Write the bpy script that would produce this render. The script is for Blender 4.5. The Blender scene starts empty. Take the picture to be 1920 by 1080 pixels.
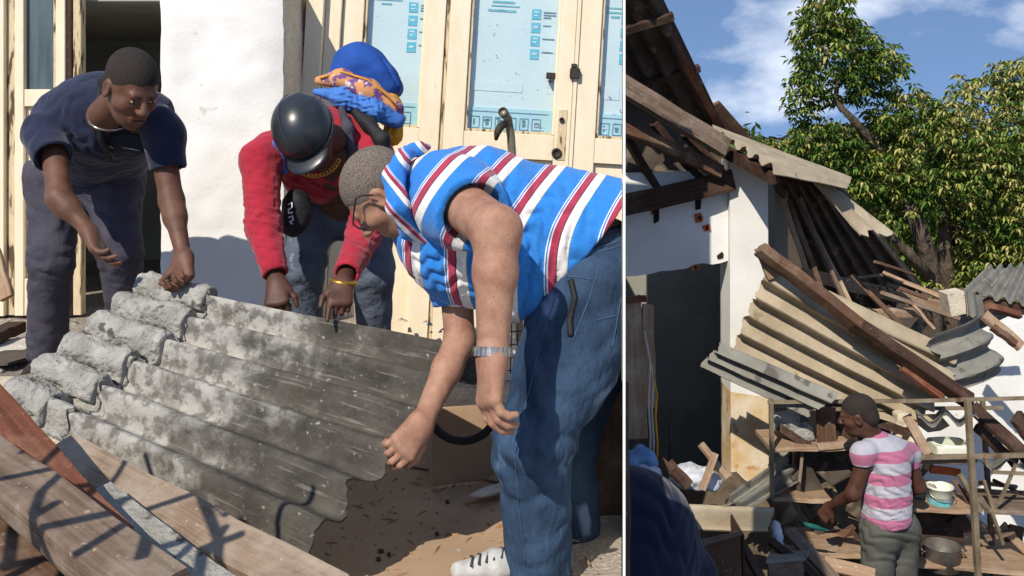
import bpy, bmesh, math, random
import numpy as np
from mathutils import Vector, Matrix

# ------------------------------------------------------------------ camera, sky, sun, exposure
SC = bpy.context.scene
F, HY, CZ = 1800.0, 250.0, 3.25          # focal length and horizon row in photo pixels; camera height
cam_d = bpy.data.cameras.new('camera'); cam = bpy.data.objects.new('camera', cam_d)
SC.collection.objects.link(cam); SC.camera = cam
cam.location = (0, 0, CZ); cam.rotation_euler = (math.radians(90), 0, 0)
cam_d.sensor_width = 36.0; cam_d.lens = 36.0 * F / 1920.0
cam_d.shift_y = -(540.0 - HY) / 1920.0
cam_d.clip_start = 0.05; cam_d.clip_end = 1500

SUN_EL, SUN_AZ = math.radians(41), math.radians(27)   # sun behind the camera, to the left
world = bpy.data.worlds.new('World'); SC.world = world; world.use_nodes = True
wn, wl = world.node_tree.nodes, world.node_tree.links
wn.clear()
w_out = wn.new('ShaderNodeOutputWorld'); w_bg = wn.new('ShaderNodeBackground')
w_sky = wn.new('ShaderNodeTexSky'); w_sky.sky_type = 'NISHITA'; w_sky.sun_disc = False
w_sky.sun_elevation = SUN_EL; w_sky.sun_rotation = math.pi + SUN_AZ
w_sky.air_density = 1.0; w_sky.dust_density = 0.0; w_sky.ozone_density = 2.5
w_tc = wn.new('ShaderNodeTexCoord'); w_map = wn.new('ShaderNodeMapping'); w_map.inputs['Scale'].default_value = (1, 1, 1.9)
w_map.inputs['Location'].default_value = (0.02, 0.13, 0.40)
w_no = wn.new('ShaderNodeTexNoise'); w_no.inputs['Scale'].default_value = 4.2; w_no.inputs['Detail'].default_value = 7
w_no.inputs['Roughness'].default_value = 0.55
w_ra = wn.new('ShaderNodeValToRGB'); w_ra.color_ramp.elements[0].position = 0.54; w_ra.color_ramp.elements[1].position = 0.72
w_ra.color_ramp.elements[1].color = (0.85, 0.85, 0.85, 1)
w_mix = wn.new('ShaderNodeMix'); w_mix.data_type = 'RGBA'
w_mix.inputs[7].default_value = (6.2, 6.5, 7.0, 1)
wl.new(w_tc.outputs['Generated'], w_map.inputs[0]); wl.new(w_map.outputs[0], w_no.inputs['Vector'])
wl.new(w_no.outputs[0], w_ra.inputs[0]); wl.new(w_ra.outputs[0], w_mix.inputs[0])
wl.new(w_sky.outputs[0], w_mix.inputs[6]); wl.new(w_mix.outputs[2], w_bg.inputs[0])
w_sv = wn.new('ShaderNodeMapping'); w_sv.inputs['Scale'].default_value = (1, 1, .8); w_sv.inputs['Location'].default_value = (0, 0, .46)
wl.new(w_tc.outputs['Generated'], w_sv.inputs[0]); wl.new(w_sv.outputs[0], w_sky.inputs['Vector'])
w_bg.inputs[1].default_value = 0.15
wl.new(w_bg.outputs[0], w_out.inputs[0])
sun_d = bpy.data.lights.new('sun', 'SUN'); sun_d.energy = 3.9; sun_d.angle = math.radians(0.5); sun_d.color = (1.0, 0.93, 0.82)
sun = bpy.data.objects.new('sun', sun_d); SC.collection.objects.link(sun)
LDIR = Vector((math.sin(SUN_AZ) * math.cos(SUN_EL), math.cos(SUN_AZ) * math.cos(SUN_EL), -math.sin(SUN_EL)))
sun.rotation_euler = LDIR.to_track_quat('-Z', 'Y').to_euler()
SC.view_settings.view_transform = 'Standard'; SC.view_settings.look = 'None'
SC.view_settings.exposure = 0.36; SC.view_settings.gamma = 1.0; SC.view_settings.use_curve_mapping = False
SC.render.engine = 'CYCLES'; SC.cycles.max_bounces = 6; SC.cycles.use_denoising = True

# ------------------------------------------------------------------ helpers
COL = SC.collection
rng = random.Random(7)
def P(x, y, d): return Vector(((x - 960.0) / F * d, d, CZ + (HY - y) / F * d))
KL, KR = (1167.5 - 960) / F, (1173 - 960) / F     # the board between the two yards runs along X = K * Y
def lin(c): return c / 12.92 if c <= 0.04045 else ((c + 0.055) / 1.055) ** 2.4
def rgb(h):
    h = h.lstrip('#'); return tuple(lin(int(h[i:i+2], 16) / 255.0) for i in (0, 2, 4)) + (1,)
def tag(o, label=None, cat=None, group=None, kind=None):
    if label: o['label'] = label
    if cat: o['category'] = cat
    if group: o['group'] = group
    if kind: o['kind'] = kind
    return o
def empty(name, loc, label=None, cat=None, group=None):
    o = bpy.data.objects.new(name, None); o.location = loc; o.empty_display_size = 0.1
    COL.objects.link(o); return tag(o, label, cat, group)
def link(name, me, m, parent=None, smooth=False):
    o = bpy.data.objects.new(name, me); COL.objects.link(o)
    if m is not None and len(me.materials) == 0: me.materials.append(m)
    if smooth and len(me.polygons): me.polygons.foreach_set('use_smooth', np.ones(len(me.polygons), bool))
    if parent is not None:
        o.parent = parent; o.matrix_parent_inverse = Matrix.Translation(-Vector(wl_(parent)))
    return o
def wl_(o):
    if o.parent is None: return Vector(o.location)
    return wl_(o.parent) + (o.matrix_parent_inverse.translation) + Vector(o.location)
def mesh_np(name, V, Q):
    me = bpy.data.meshes.new(name)
    V = np.asarray(V, np.float32); Q = np.asarray(Q, np.int32)
    n = Q.shape[1]
    me.vertices.add(len(V)); me.vertices.foreach_set('co', V.ravel())
    me.loops.add(Q.size); me.loops.foreach_set('vertex_index', Q.ravel())
    me.polygons.add(len(Q)); me.polygons.foreach_set('loop_start', np.arange(0, Q.size, n, dtype=np.int32))
    me.update(calc_edges=True); me.validate(); return me
def mesh_pd(name, V, Fc):
    me = bpy.data.meshes.new(name); me.from_pydata([tuple(v) for v in V], [], Fc); me.update(); return me
def bm_mesh(name, bm):
    me = bpy.data.meshes.new(name); bmesh.ops.recalc_face_normals(bm, faces=bm.faces); bm.to_mesh(me); bm.free(); return me
def cut_plane(me, k, keep_less=True, cap=True):
    """trim a mesh where it meets the board that runs along X = k*Y"""
    n = Vector((1, -k, 0)).normalized()
    bm = bmesh.new(); bm.from_mesh(me)
    g = bm.verts[:] + bm.edges[:] + bm.faces[:]
    r = bmesh.ops.bisect_plane(bm, geom=g, dist=1e-5, plane_co=(0, 0, 0), plane_no=n, clear_outer=keep_less, clear_inner=not keep_less)
    if cap:
        es = [e for e in r['geom_cut'] if isinstance(e, bmesh.types.BMEdge)]
        try: bmesh.ops.holes_fill(bm, edges=es, sides=0)
        except Exception: pass
    bm.to_mesh(me); bm.free(); me.update(); return me

# ---- boxes, planks, tubes
def box_bm(bm, cx, cy, cz, sx, sy, sz, M=None):
    r = bmesh.ops.create_cube(bm, size=1.0)
    for v in r['verts']:
        v.co = Vector((v.co.x * sx + cx, v.co.y * sy + cy, v.co.z * sz + cz))
        if M is not None: v.co = M @ v.co
    return r['verts']
def box(name, x0, x1, y0, y1, z0, z1, m, parent=None, bev=0.004, M=None):
    bm = bmesh.new(); box_bm(bm, (x0+x1)/2, (y0+y1)/2, (z0+z1)/2, abs(x1-x0), abs(y1-y0), abs(z1-z0), M)
    if bev: bmesh.ops.bevel(bm, geom=bm.edges[:], offset=bev, segments=1, affect='EDGES')
    return link(name, bm_mesh(name, bm), m, parent)
def plank(name, a, b, w, t, m, parent=None, up=(0, 0, 1), rough_end=0.0, seg=6, warp=0.004, seed=0, bev=True):
    """a sawn board from a to b: w wide, t thick, slightly bowed, with rough ends"""
    r = random.Random(seed * 91 + 5); a, b = Vector(a), Vector(b)
    ax = (b - a).normalized(); up = Vector(up); sd = ax.cross(up).normalized(); un = sd.cross(ax).normalized()
    V, Fc = [], []
    prof = [(-1, -0.7), (-1 + 0.06, -1), (1 - 0.06, -1), (1, -0.7), (1, .7), (1 - .06, 1), (-1 + .06, 1), (-1, .7)]
    n = len(prof)
    for i in range(seg + 1):
        s = i / seg; base = a.lerp(b, s)
        off = sd * r.uniform(-warp, warp) + un * r.uniform(-warp, warp)
        for (p, q) in prof:
            e = r.uniform(-rough_end, rough_end) if i in (0, seg) else 0
            V.append(base + off + sd * (p * w / 2 * (1 + r.uniform(-.02, .02))) + un * (q * t / 2) + ax * e)
    for i in range(seg):
        for j in range(n):
            k = (j + 1) % n
            Fc.append((i*n + j, i*n + k, (i+1)*n + k, (i+1)*n + j))
    Fc.append(tuple(range(n - 1, -1, -1))); Fc.append(tuple(seg*n + j for j in range(n)))
    Ln = (b - a).length; o = r.uniform(0, 9); per = [0, .2, .2 + w*9, .4 + w*9, .4 + (w+t)*9, .6 + (w+t)*9, .6 + (2*w+t)*9, .8 + (2*w+t)*9]
    UV = [(o + Ln*i/seg, o + per[j]/9) for i in range(seg+1) for j in range(n)]
    bm = bmesh.new(); bv = [bm.verts.new(v) for v in V]; ul_ = bm.loops.layers.uv.new('UVMap'); bm.verts.index_update()
    for f in Fc:
        fc = bm.faces.new([bv[i] for i in f])
        for l in fc.loops: l[ul_].uv = UV[l.vert.index]
    return link(name, bm_mesh(name, bm), m, parent)
def mk_obj(name, V, Fc, m, parent=None, smooth=False):
    bm = bmesh.new(); bv = [bm.verts.new(v) for v in V]
    for f in Fc:
        try: bm.faces.new([bv[i] for i in f])
        except ValueError: pass
    return link(name, bm_mesh(name, bm), m, parent, smooth)
def tube_vf(pts, rad, n=8, closed=False):
    pts = [Vector(p) for p in pts]; V, Fc = [], []
    rads = rad if isinstance(rad, (list, tuple)) else [rad] * len(pts)
    prev = None
    for i, p in enumerate(pts):
        if closed: t = (pts[(i+1) % len(pts)] - pts[i-1]).normalized()
        else: t = (pts[min(i+1, len(pts)-1)] - pts[max(i-1, 0)]).normalized()
        if prev is None:
            ref = Vector((0, 0, 1)) if abs(t.z) < 0.9 else Vector((1, 0, 0)); u = t.cross(ref).normalized()
        else:
            u = (prev - t * prev.dot(t)).normalized()
        prev = u; v = t.cross(u)
        for k in range(n):
            an = 2 * math.pi * k / n
            V.append(p + (u * math.cos(an) + v * math.sin(an)) * rads[i])
    m = len(pts)
    for i in range(m if closed else m - 1):
        for k in range(n):
            a, b = i*n + k, i*n + (k+1) % n; c = ((i+1) % m)*n
            Fc.append((a, b, c + (k+1) % n, c + k))
    if not closed:
        Fc.append(tuple(range(n-1, -1, -1))); Fc.append(tuple((m-1)*n + k for k in range(n)))
    return V, Fc
def tube(name, pts, rad, m, parent=None, n=8, closed=False):
    V, Fc = tube_vf(pts, rad, n, closed); return mk_obj(name, V, Fc, m, parent, True)
def lathe(name, base, axis, prof, m, parent=None, n=24, smooth=True):
    """prof: list of (radius, height) along axis"""
    ax = Vector(axis).normalized(); ref = Vector((0, 0, 1)) if abs(ax.z) < .9 else Vector((1, 0, 0))
    u = ax.cross(ref).normalized(); v = ax.cross(u); V, Fc = [], []
    for (r, h) in prof:
        for k in range(n):
            a = 2*math.pi*k/n; V.append(Vector(base) + ax*h + (u*math.cos(a) + v*math.sin(a))*r)
    for i in range(len(prof)-1):
        for k in range(n):
            Fc.append((i*n+k, i*n+(k+1) % n, (i+1)*n+(k+1) % n, (i+1)*n+k))
    return mk_obj(name, V, Fc, m, parent, smooth)
def vnoise(x, y, z=0.0, s=0):
    v = 0; a = 1.0
    for o in range(3):
        f = 2.0 ** o
        v += a * math.sin(x*f*1.7 + 3.1*math.sin(y*f*1.3 + s + o) + s*1.7) * math.sin(y*f*1.9 + 2.3*math.sin(z*f*1.1 + x*f*.9 + s*2.1) + o*1.3)
        a *= .5
    return v
def corr(name, A, B, C, D, waves, amp, m, parent=None, nlen=14, thick=0.006, seed=0, rag=0.01, sag=0.0, per=9, tears=(), phase=0.0):
    """corrugated sheet: ridges run A>B, waves are counted A>D; real thickness, ragged ends"""
    A, B, C, D = Vector(A), Vector(B), Vector(C), Vector(D)
    nm = ((B - A) + (C - D)).cross((D - A) + (C - B)).normalized()
    if nm.z < 0 and abs(nm.z) > .05: nm = -nm
    r = random.Random(seed); nv = int(waves * per)
    V, UV = [], []
    e0 = [r.uniform(-rag, rag) for _ in range(nv + 1)]; e1 = [r.uniform(-rag, rag) for _ in range(nv + 1)]
    L = (B - A).length
    for i in range(nlen + 1):
        u = i / nlen
        for j in range(nv + 1):
            v = j / nv
            uu = u + (e0[j] / L * (1 - u) + e1[j] / L * u)
            for (t0, t1, dep) in tears:
                if t0 < v < t1: uu *= 1 - dep * math.sin((v - t0) / (t1 - t0) * math.pi)
            p = A.lerp(B, uu).lerp(D.lerp(C, uu), v)
            h = amp * math.cos(2 * math.pi * waves * v + phase) + sag * (4*u*(1-u)) * -1 + 0.003 * vnoise(u*5, v*5, 0, seed)
            V.append(p + nm * h); UV.append((u * L, v))
    N = len(V); Fc = []
    V += [p - nm * thick for p in V]; UV += UV
    w = nv + 1
    for i in range(nlen):
        for j in range(nv):
            a = i*w + j; Fc.append((a, a+1, a+w+1, a+w)); Fc.append((N+a, N+a+w, N+a+w+1, N+a+1))
    for j in range(nv):
        Fc.append((j, N+j, N+j+1, j+1)); a = nlen*w + j; Fc.append((a, a+1, N+a+1, N+a))
    for i in range(nlen):
        a = i*w; Fc.append((a, a+w, N+a+w, N+a)); a = i*w + nv; Fc.append((a, N+a, N+a+w, a+w))
    me = mesh_pd(name, V, Fc)
    uvl = me.uv_layers.new(name='UVMap')
    for l in me.loops: uvl.data[l.index].uv = UV[l.vertex_index]
    o = link(name, me, m, parent, True)
    try: me.set_sharp_from_angle(angle=math.radians(50))
    except Exception: pass
    return o

# ---- signed-distance sculpting (smooth blends, then a surface mesh)
def _v(a): return np.array((a[0], a[1], a[2]), np.float32)
class Sd:
    def __init__(s): s.p = []; s.lo = np.full(3, 1e9); s.hi = np.full(3, -1e9)
    def _bb(s, c, r):
        c = np.array(c, float); s.lo = np.minimum(s.lo, c - r); s.hi = np.maximum(s.hi, c + r)
    def cone(s, a, b, ra, rb, k=0.02, op='u'):
        a, b = _v(a), _v(b); ab = b - a; L2 = float(ab @ ab) + 1e-12
        if op == 'u': s._bb(a, ra); s._bb(b, rb)
        def f(X):
            t = np.clip(((X - a) @ ab) / L2, 0, 1)
            q = X - a - t[:, None] * ab
            return np.sqrt(np.einsum('ij,ij->i', q, q)) - (ra + (rb - ra) * t)
        s.p.append((f, k, op)); return s
    def ell(s, c, r, M=None, k=0.02, op='u'):
        c = _v(c); r = np.array(r, np.float32); R = np.array(M if M is not None else np.eye(3), np.float32)  # rows = axes
        if op == 'u': s._bb(c, float(r.max()))
        def f(X):
            q = (X - c) @ R.T
            k0 = np.sqrt(((q / r) ** 2).sum(1)) + 1e-9; k1 = np.sqrt(((q / (r*r)) ** 2).sum(1)) + 1e-9
            return k0 * (k0 - 1) / k1
        s.p.append((f, k, op)); return s
    def rbox(s, c, h, rr, M=None, k=0.02, op='u'):
        c = _v(c); h = np.array(h, np.float32) - rr; R = np.array(M if M is not None else np.eye(3), np.float32)
        if op == 'u': s._bb(c, float(np.linalg.norm(h) + rr))
        def f(X):
            q = np.abs((X - c) @ R.T) - h
            return np.sqrt((np.maximum(q, 0) ** 2).sum(1)) + np.minimum(q.max(1), 0) - rr
        s.p.append((f, k, op)); return s
    def plane(s, c, n, k=0.004):
        """keep the side opposite to n"""
        c = _v(c); n = _v(Vector(n).normalized())
        s.p.append((lambda X: (X - c) @ n, k, 'i')); return s
    def add(s, o, k=0.01, op='u'):
        if op == 'u': s.lo = np.minimum(s.lo, o.lo); s.hi = np.maximum(s.hi, o.hi)
        s.p.append((o.ev, k, op)); return s
    def disp(s, fn): s.p.append((fn, 0, 'd')); return s
    def ev(s, X):
        d = None
        for f, k, op in s.p:
            if op == 'd': d = d + f(X); continue
            v = f(X)
            if d is None: d = v; continue
            if op == 'u':
                h = np.maximum(k - np.abs(d - v), 0) / max(k, 1e-6); d = np.minimum(d, v) - h*h*k*.25
            else:
                if op == 's': v = -v
                h = np.maximum(k - np.abs(d - v), 0) / max(k, 1e-6); d = np.maximum(d, v) + h*h*k*.25
        return d
    def mesh(s, h, pad=0.03):
        lo = s.lo - pad; n = np.ceil((s.hi + pad - lo) / h).astype(int) + 1
        B = 8; nb = (n + B - 1) // B; n = nb * B
        D = np.full(n, 1.0, np.float32)
        g = np.stack(np.meshgrid(*[np.arange(q) for q in nb], indexing='ij'), -1).reshape(-1, 3)
        cen = (lo + (g * B + (B - 1) / 2) * h).astype(np.float32)
        dc = s.ev(cen); near = np.abs(dc) < B * h * 0.87 * 1.25 + 0.015
        off = np.stack(np.meshgrid(*[np.arange(B)]*3, indexing='ij'), -1).reshape(-1, 3)
        for i in np.nonzero(~near & (dc < 0))[0]:
            a = g[i]*B; D[a[0]:a[0]+B, a[1]:a[1]+B, a[2]:a[2]+B] = -1
        idx = np.nonzero(near)[0]
        for c0 in range(0, len(idx), 800):
            ii = idx[c0:c0+800]
            ijk = (g[ii][:, None, :] * B + off[None]).reshape(-1, 3)
            D[ijk[:, 0], ijk[:, 1], ijk[:, 2]] = s.ev((lo + ijk * h).astype(np.float32))
        return surfnet(D, lo, h)
def surfnet(D, lo, h):
    S = D < 0; sh = tuple(q - 1 for q in D.shape)
    C8 = [(a, b, c) for a in (0, 1) for b in (0, 1) for c in (0, 1)]
    cnt = np.zeros(sh, np.uint8)
    for a, b, c in C8: cnt += S[a:a+sh[0], b:b+sh[1], c:c+sh[2]]
    mk = (cnt > 0) & (cnt < 8); ci = np.argwhere(mk)
    idx = np.full(sh, -1, np.int32); idx[mk] = np.arange(len(ci))
    cd = {q: D[ci[:, 0]+q[0], ci[:, 1]+q[1], ci[:, 2]+q[2]] for q in C8}
    pos = np.zeros((len(ci), 3)); num = np.zeros(len(ci))
    for a in C8:
        for ax in range(3):
            if a[ax] == 0:
                b = list(a); b[ax] = 1; b = tuple(b); da, db = cd[a], cd[b]
                cr = (da < 0) != (db < 0); t = np.where(cr, da / np.where(cr, da - db, 1), 0)
                p = np.array(a, float)[None].repeat(len(ci), 0); p[:, ax] += t
                pos += p * cr[:, None]; num += cr
    V = lo + (ci + pos / num[:, None]) * h
    Q = []
    for ax in range(3):
        o1, o2 = (ax + 1) % 3, (ax + 2) % 3
        s0 = [slice(1, -1)] * 3; s1 = [slice(1, -1)] * 3
        s0[ax] = slice(0, -1); s1[ax] = slice(1, None)
        a, b = S[tuple(s0)], S[tuple(s1)]; e = np.argwhere(a != b)
        if not len(e): continue
        fl = a[e[:, 0], e[:, 1], e[:, 2]]
        base = e.copy(); base[:, o1] += 1; base[:, o2] += 1
        def cell(d1, d2):
            q = base.copy(); q[:, o1] -= d1; q[:, o2] -= d2; return idx[q[:, 0], q[:, 1], q[:, 2]]
        q = np.stack([cell(1, 1), cell(0, 1), cell(0, 0), cell(1, 0)], 1)
        q[~fl] = q[~fl][:, ::-1]; Q.append(q)
    return V, np.concatenate(Q)
def sd_obj(name, sd, h, m, parent=None, attr=None, cut=None, extra=()):
    """mesh of one or more Sd fields as one object"""
    Vs, Qs, n = [], [], 0
    for s_, h_ in ((sd, h),) + tuple(extra):
        V, Q = s_.mesh(h_); Vs.append(V); Qs.append(Q + n); n += len(V)
    V = np.concatenate(Vs); Q = np.concatenate(Qs)
    me = mesh_np(name, V, Q)
    if attr:
        at = me.attributes.new('s', 'FLOAT', 'POINT'); at.data.foreach_set('value', np.asarray(attr(V), np.float32))
    if cut: cut_plane(me, cut[0], cut[1])
    return link(name, me, m, parent, True)
def wrinkle(amp, k, seed=0, dirs=5):
    r = np.random.RandomState(seed); A = r.normal(size=(dirs, 3)) * k; ph = r.uniform(0, 6.28, dirs); Bm = r.normal(size=(dirs, 3)) * k * .6
    def f(X):
        v = 0
        for i in range(dirs): v = v + np.sin(X @ A[i] + ph[i] + 1.6*np.sin(X @ Bm[i] + ph[i]*2))
        return (v / dirs * amp).astype(np.float32)
    return f

def fold(c, d, wl, amp, rad, seed=0):
    """sharp cloth creases running across direction d around point c"""
    c = _v(c); d = _v(Vector(d).normalized()); r = np.random.RandomState(seed); e = r.normal(size=3); e -= d*(e @ d); e = (e/np.linalg.norm(e)).astype(np.float32)
    def f(X):
        q = X - c; t = q @ d; ph = math.pi*(t/wl) + 1.1*np.sin((q @ e)*6.28/(wl*3.5) + seed) + .7*np.sin((q @ e)*6.28/(wl*1.4) + t*6.28/(wl*2.2))
        return (amp*(1 - 1.8*np.abs(np.sin(ph)))*np.exp(-((q*q).sum(1)/(rad*rad)))).astype(np.float32)
    return f
# ------------------------------------------------------------------ materials (procedural)
def mat(name, c1, c2=None, scale=6.0, rough=0.8, bump=0.0, bscale=60.0, c3=None, sc3=30.0, t3=0.62, stretch=(1, 1, 1), metal=0.0, spec=0.3, detail=6, lo=0.35, hi=0.65, bdist=0.01, sub=0.0, sheen=0.0):
    m = bpy.data.materials.new(name); m.use_nodes = True; nt = m.node_tree; N, L = nt.nodes, nt.links
    b = N['Principled BSDF']; b.inputs['Roughness'].default_value = rough; b.inputs['Metallic'].default_value = metal
    b.inputs['Specular IOR Level'].default_value = spec
    if sub: b.inputs['Subsurface Weight'].default_value = sub; b.inputs['Subsurface Radius'].default_value = (.012, .005, .003); b.inputs['Subsurface Scale'].default_value = 1.0
    if sheen: b.inputs['Sheen Weight'].default_value = sheen
    tc = N.new('ShaderNodeTexCoord'); mp = N.new('ShaderNodeMapping'); mp.inputs['Scale'].default_value = stretch
    L.new(tc.outputs['Object'], mp.inputs[0]); m['vec'] = 1
    col = None
    if c2 is None: b.inputs['Base Color'].default_value = c1
    else:
        n1 = N.new('ShaderNodeTexNoise'); n1.inputs['Scale'].default_value = scale; n1.inputs['Detail'].default_value = detail; n1.inputs['Roughness'].default_value = .6
        L.new(mp.outputs[0], n1.inputs['Vector'])
        r = N.new('ShaderNodeValToRGB'); r.color_ramp.elements[0].position = lo; r.color_ramp.elements[1].position = hi
        r.color_ramp.elements[0].color = c1; r.color_ramp.elements[1].color = c2
        L.new(n1.outputs[0], r.inputs[0]); col = r.outputs[0]
        if c3 is not None:
            n3 = N.new('ShaderNodeTexNoise'); n3.inputs['Scale'].default_value = sc3; n3.inputs['Detail'].default_value = 4
            L.new(mp.outputs[0], n3.inputs['Vector'])
            r3 = N.new('ShaderNodeValToRGB'); r3.color_ramp.elements[0].position = t3; r3.color_ramp.elements[1].position = t3 + .06
            L.new(n3.outputs[0], r3.inputs[0])
            mx = N.new('ShaderNodeMix'); mx.data_type = 'RGBA'; L.new(r3.outputs[0], mx.inputs[0]); L.new(col, mx.inputs[6]); mx.inputs[7].default_value = c3
            col = mx.outputs[2]
        L.new(col, b.inputs['Base Color'])
    if bump:
        nb = N.new('ShaderNodeTexNoise'); nb.inputs['Scale'].default_value = bscale; nb.inputs['Detail'].default_value = 5
        L.new(mp.outputs[0], nb.inputs['Vector'])
        bp = N.new('ShaderNodeBump'); bp.inputs['Strength'].default_value = bump; bp.inputs['Distance'].default_value = bdist
        L.new(nb.outputs[0], bp.inputs['Height']); L.new(bp.outputs[0], b.inputs['Normal'])
    return m
def wood(name, a, b, c=None, rough=.8, bump=.6, t3=.6):
    """sawn timber: grain runs along the board (U of its UV map), with dust and stains over it"""
    m = mat(name, rgb(a), None, rough=rough, spec=.2); N, L = m.node_tree.nodes, m.node_tree.links; bs = N['Principled BSDF']
    tc = N.new('ShaderNodeTexCoord')
    def nz(sc, st, det, out='UV', ro=.65):
        mp = N.new('ShaderNodeMapping'); mp.inputs['Scale'].default_value = st; L.new(tc.outputs[out], mp.inputs[0])
        n = N.new('ShaderNodeTexNoise'); n.inputs['Scale'].default_value = sc; n.inputs['Detail'].default_value = det; n.inputs['Roughness'].default_value = ro; L.new(mp.outputs[0], n.inputs['Vector']); return n.outputs[0]
    g = nz(9, (.16, 5, 1), 8); r = N.new('ShaderNodeValToRGB'); e = r.color_ramp.elements; e[0].position = .36; e[1].position = .64; e[0].color = rgb(b); e[1].color = rgb(a); L.new(g, r.inputs[0]); col = r.outputs[0]
    if c:
        d = nz(5, (1, 1, 1), 7, 'Object', .7); q = N.new('ShaderNodeMapRange'); q.inputs[1].default_value = t3 - .12; q.inputs[2].default_value = t3 + .12; q.inputs[4].default_value = .75; L.new(d, q.inputs[0])
        x = N.new('ShaderNodeMix'); x.data_type = 'RGBA'; L.new(q.outputs[0], x.inputs[0]); L.new(col, x.inputs[6]); x.inputs[7].default_value = rgb(c); col = x.outputs[2]
        d = nz(46, (1, 1, 1), 3, 'Object'); q = N.new('ShaderNodeMapRange'); q.inputs[1].default_value = .64; q.inputs[2].default_value = .70; L.new(d, q.inputs[0])
        x = N.new('ShaderNodeMix'); x.data_type = 'RGBA'; L.new(q.outputs[0], x.inputs[0]); L.new(col, x.inputs[6]); x.inputs[7].default_value = rgb(c); col = x.outputs[2]
    L.new(col, bs.inputs['Base Color'])
    bp = N.new('ShaderNodeBump'); bp.inputs['Strength'].default_value = bump; bp.inputs['Distance'].default_value = .004; L.new(g, bp.inputs['Height']); L.new(bp.outputs[0], bs.inputs['Normal'])
    return m
def stripes(name, stops, period, rough=.85, bump=.35, bscale=26):
    """cloth with woven bands along the attribute s; stops = [(position, colour)...] over one period"""
    m = mat(name, (1, 1, 1, 1), None, rough=rough, bump=bump, bscale=bscale, spec=.15, sheen=.15, bdist=.012); N, L = m.node_tree.nodes, m.node_tree.links
    at = N.new('ShaderNodeAttribute'); at.attribute_name = 's'
    dv = N.new('ShaderNodeMath'); dv.operation = 'DIVIDE'; dv.inputs[1].default_value = period
    fr = N.new('ShaderNodeMath'); fr.operation = 'FRACT'
    r = N.new('ShaderNodeValToRGB'); r.color_ramp.interpolation = 'CONSTANT'
    e = r.color_ramp.elements
    while len(e) < len(stops): e.new(0.5)
    for i, (p, c) in enumerate(stops): e[i].position = p; e[i].color = c
    L.new(at.outputs['Fac'], dv.inputs[0]); L.new(dv.outputs[0], fr.inputs[0]); L.new(fr.outputs[0], r.inputs[0])
    tn = N.new('ShaderNodeTexNoise'); tn.inputs['Scale'].default_value = 55; tn.inputs['Detail'].default_value = 9; tn.inputs['Roughness'].default_value = .75
    rr = N.new('ShaderNodeMapRange'); rr.inputs[1].default_value = .3; rr.inputs[2].default_value = .7; rr.inputs[3].default_value = .78; rr.inputs[4].default_value = 1.06; L.new(tn.outputs[0], rr.inputs[0])
    mu = N.new('ShaderNodeMix'); mu.data_type = 'RGBA'; mu.blend_type = 'MULTIPLY'; mu.inputs[0].default_value = 1; L.new(r.outputs[0], mu.inputs[6]); L.new(rr.outputs[0], mu.inputs[7])
    L.new(mu.outputs[2], N['Principled BSDF'].inputs['Base Color']); return m
M = {}
M['plaster'] = mat('white_plaster', rgb('#e9e7e2'), rgb('#d8d5cd'), scale=2, rough=.9, bump=.18, bscale=55, c3=rgb('#c4beb2'), sc3=9, t3=.70)
M['plaster_side'] = mat('beige_plaster', rgb('#d6c9b4'), rgb('#bfb09a'), scale=6, rough=.95, bump=.8, bscale=60, c3=rgb('#a08d76'), sc3=25, t3=.62)
M['cream'] = mat('cream_paint', rgb('#eadcc1'), rgb('#e2d2b3'), scale=4, rough=.6, bump=.2, bscale=30, c3=rgb('#a08a66'), sc3=14, t3=.76, stretch=(3, 3, 1))
M['cream_edge'] = mat('worn_cream_paint', rgb('#d8c6a2'), rgb('#bfa883'), scale=7, rough=.7, bump=.4, bscale=50, c3=rgb('#5c4a35'), sc3=7, t3=.55, stretch=(6, 6, 1))
M['dark_room'] = mat('dark_room', rgb('#a5a69c'), rgb('#8c8d84'), scale=2, rough=.95)
M['glass'] = mat('dusty_glass', rgb('#5f6c6b'), rgb('#3f4c4c'), scale=3, rough=.15, spec=.6, stretch=(6, 6, .5))
M['print'] = mat('printed_card', rgb('#dbe6e6'), rgb('#cfdfe1'), scale=3, rough=.45, bump=.1, bscale=30, c3=rgb('#93aeb3'), sc3=48, t3=.67, stretch=(1, 1, 1))
M['print_low'] = mat('printed_card_blue', rgb('#b9dbe2'), rgb('#a6d0da'), scale=4, rough=.45, bump=.1, bscale=30, c3=rgb('#5f97a4'), sc3=16, t3=.68)
M['ink_cyan'] = mat('cyan_ink', rgb('#58b6cc'), rgb('#79c3d2'), scale=30, rough=.5)
M['ink_teal'] = mat('teal_ink', rgb('#58a9ad'), rgb('#93c9cf'), scale=14, rough=.5)
M['ink_dark'] = mat('dark_ink', rgb('#7f969e'), rgb('#566a73'), scale=40, rough=.5)
M['ink_white'] = mat('white_ink', rgb('#e6eef0'), rgb('#d6e4e8'), scale=30, rough=.5)
M['iron'] = mat('rusty_iron', rgb('#4b443d'), rgb('#2c2825'), scale=20, rough=.65, metal=.4, bump=.3, bscale=80)
M['galv'] = mat('galvanised_pipe', rgb('#a39a86'), rgb('#7d7564'), scale=14, rough=.45, metal=.5)
M['street'] = mat('dusty_street', rgb('#a2978a'), rgb('#7f7569'), scale=4, rough=.95, bump=.8, bscale=70, c3=rgb('#bfb5a7'), sc3=40, t3=.60, bdist=.015)
M['earth'] = mat('trodden_earth', rgb('#6d5f4c'), rgb('#4a4034'), scale=1.2, rough=.95, bump=1.0, bscale=12, c3=rgb('#9a8a70'), sc3=5, t3=.6, bdist=.05)
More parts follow.
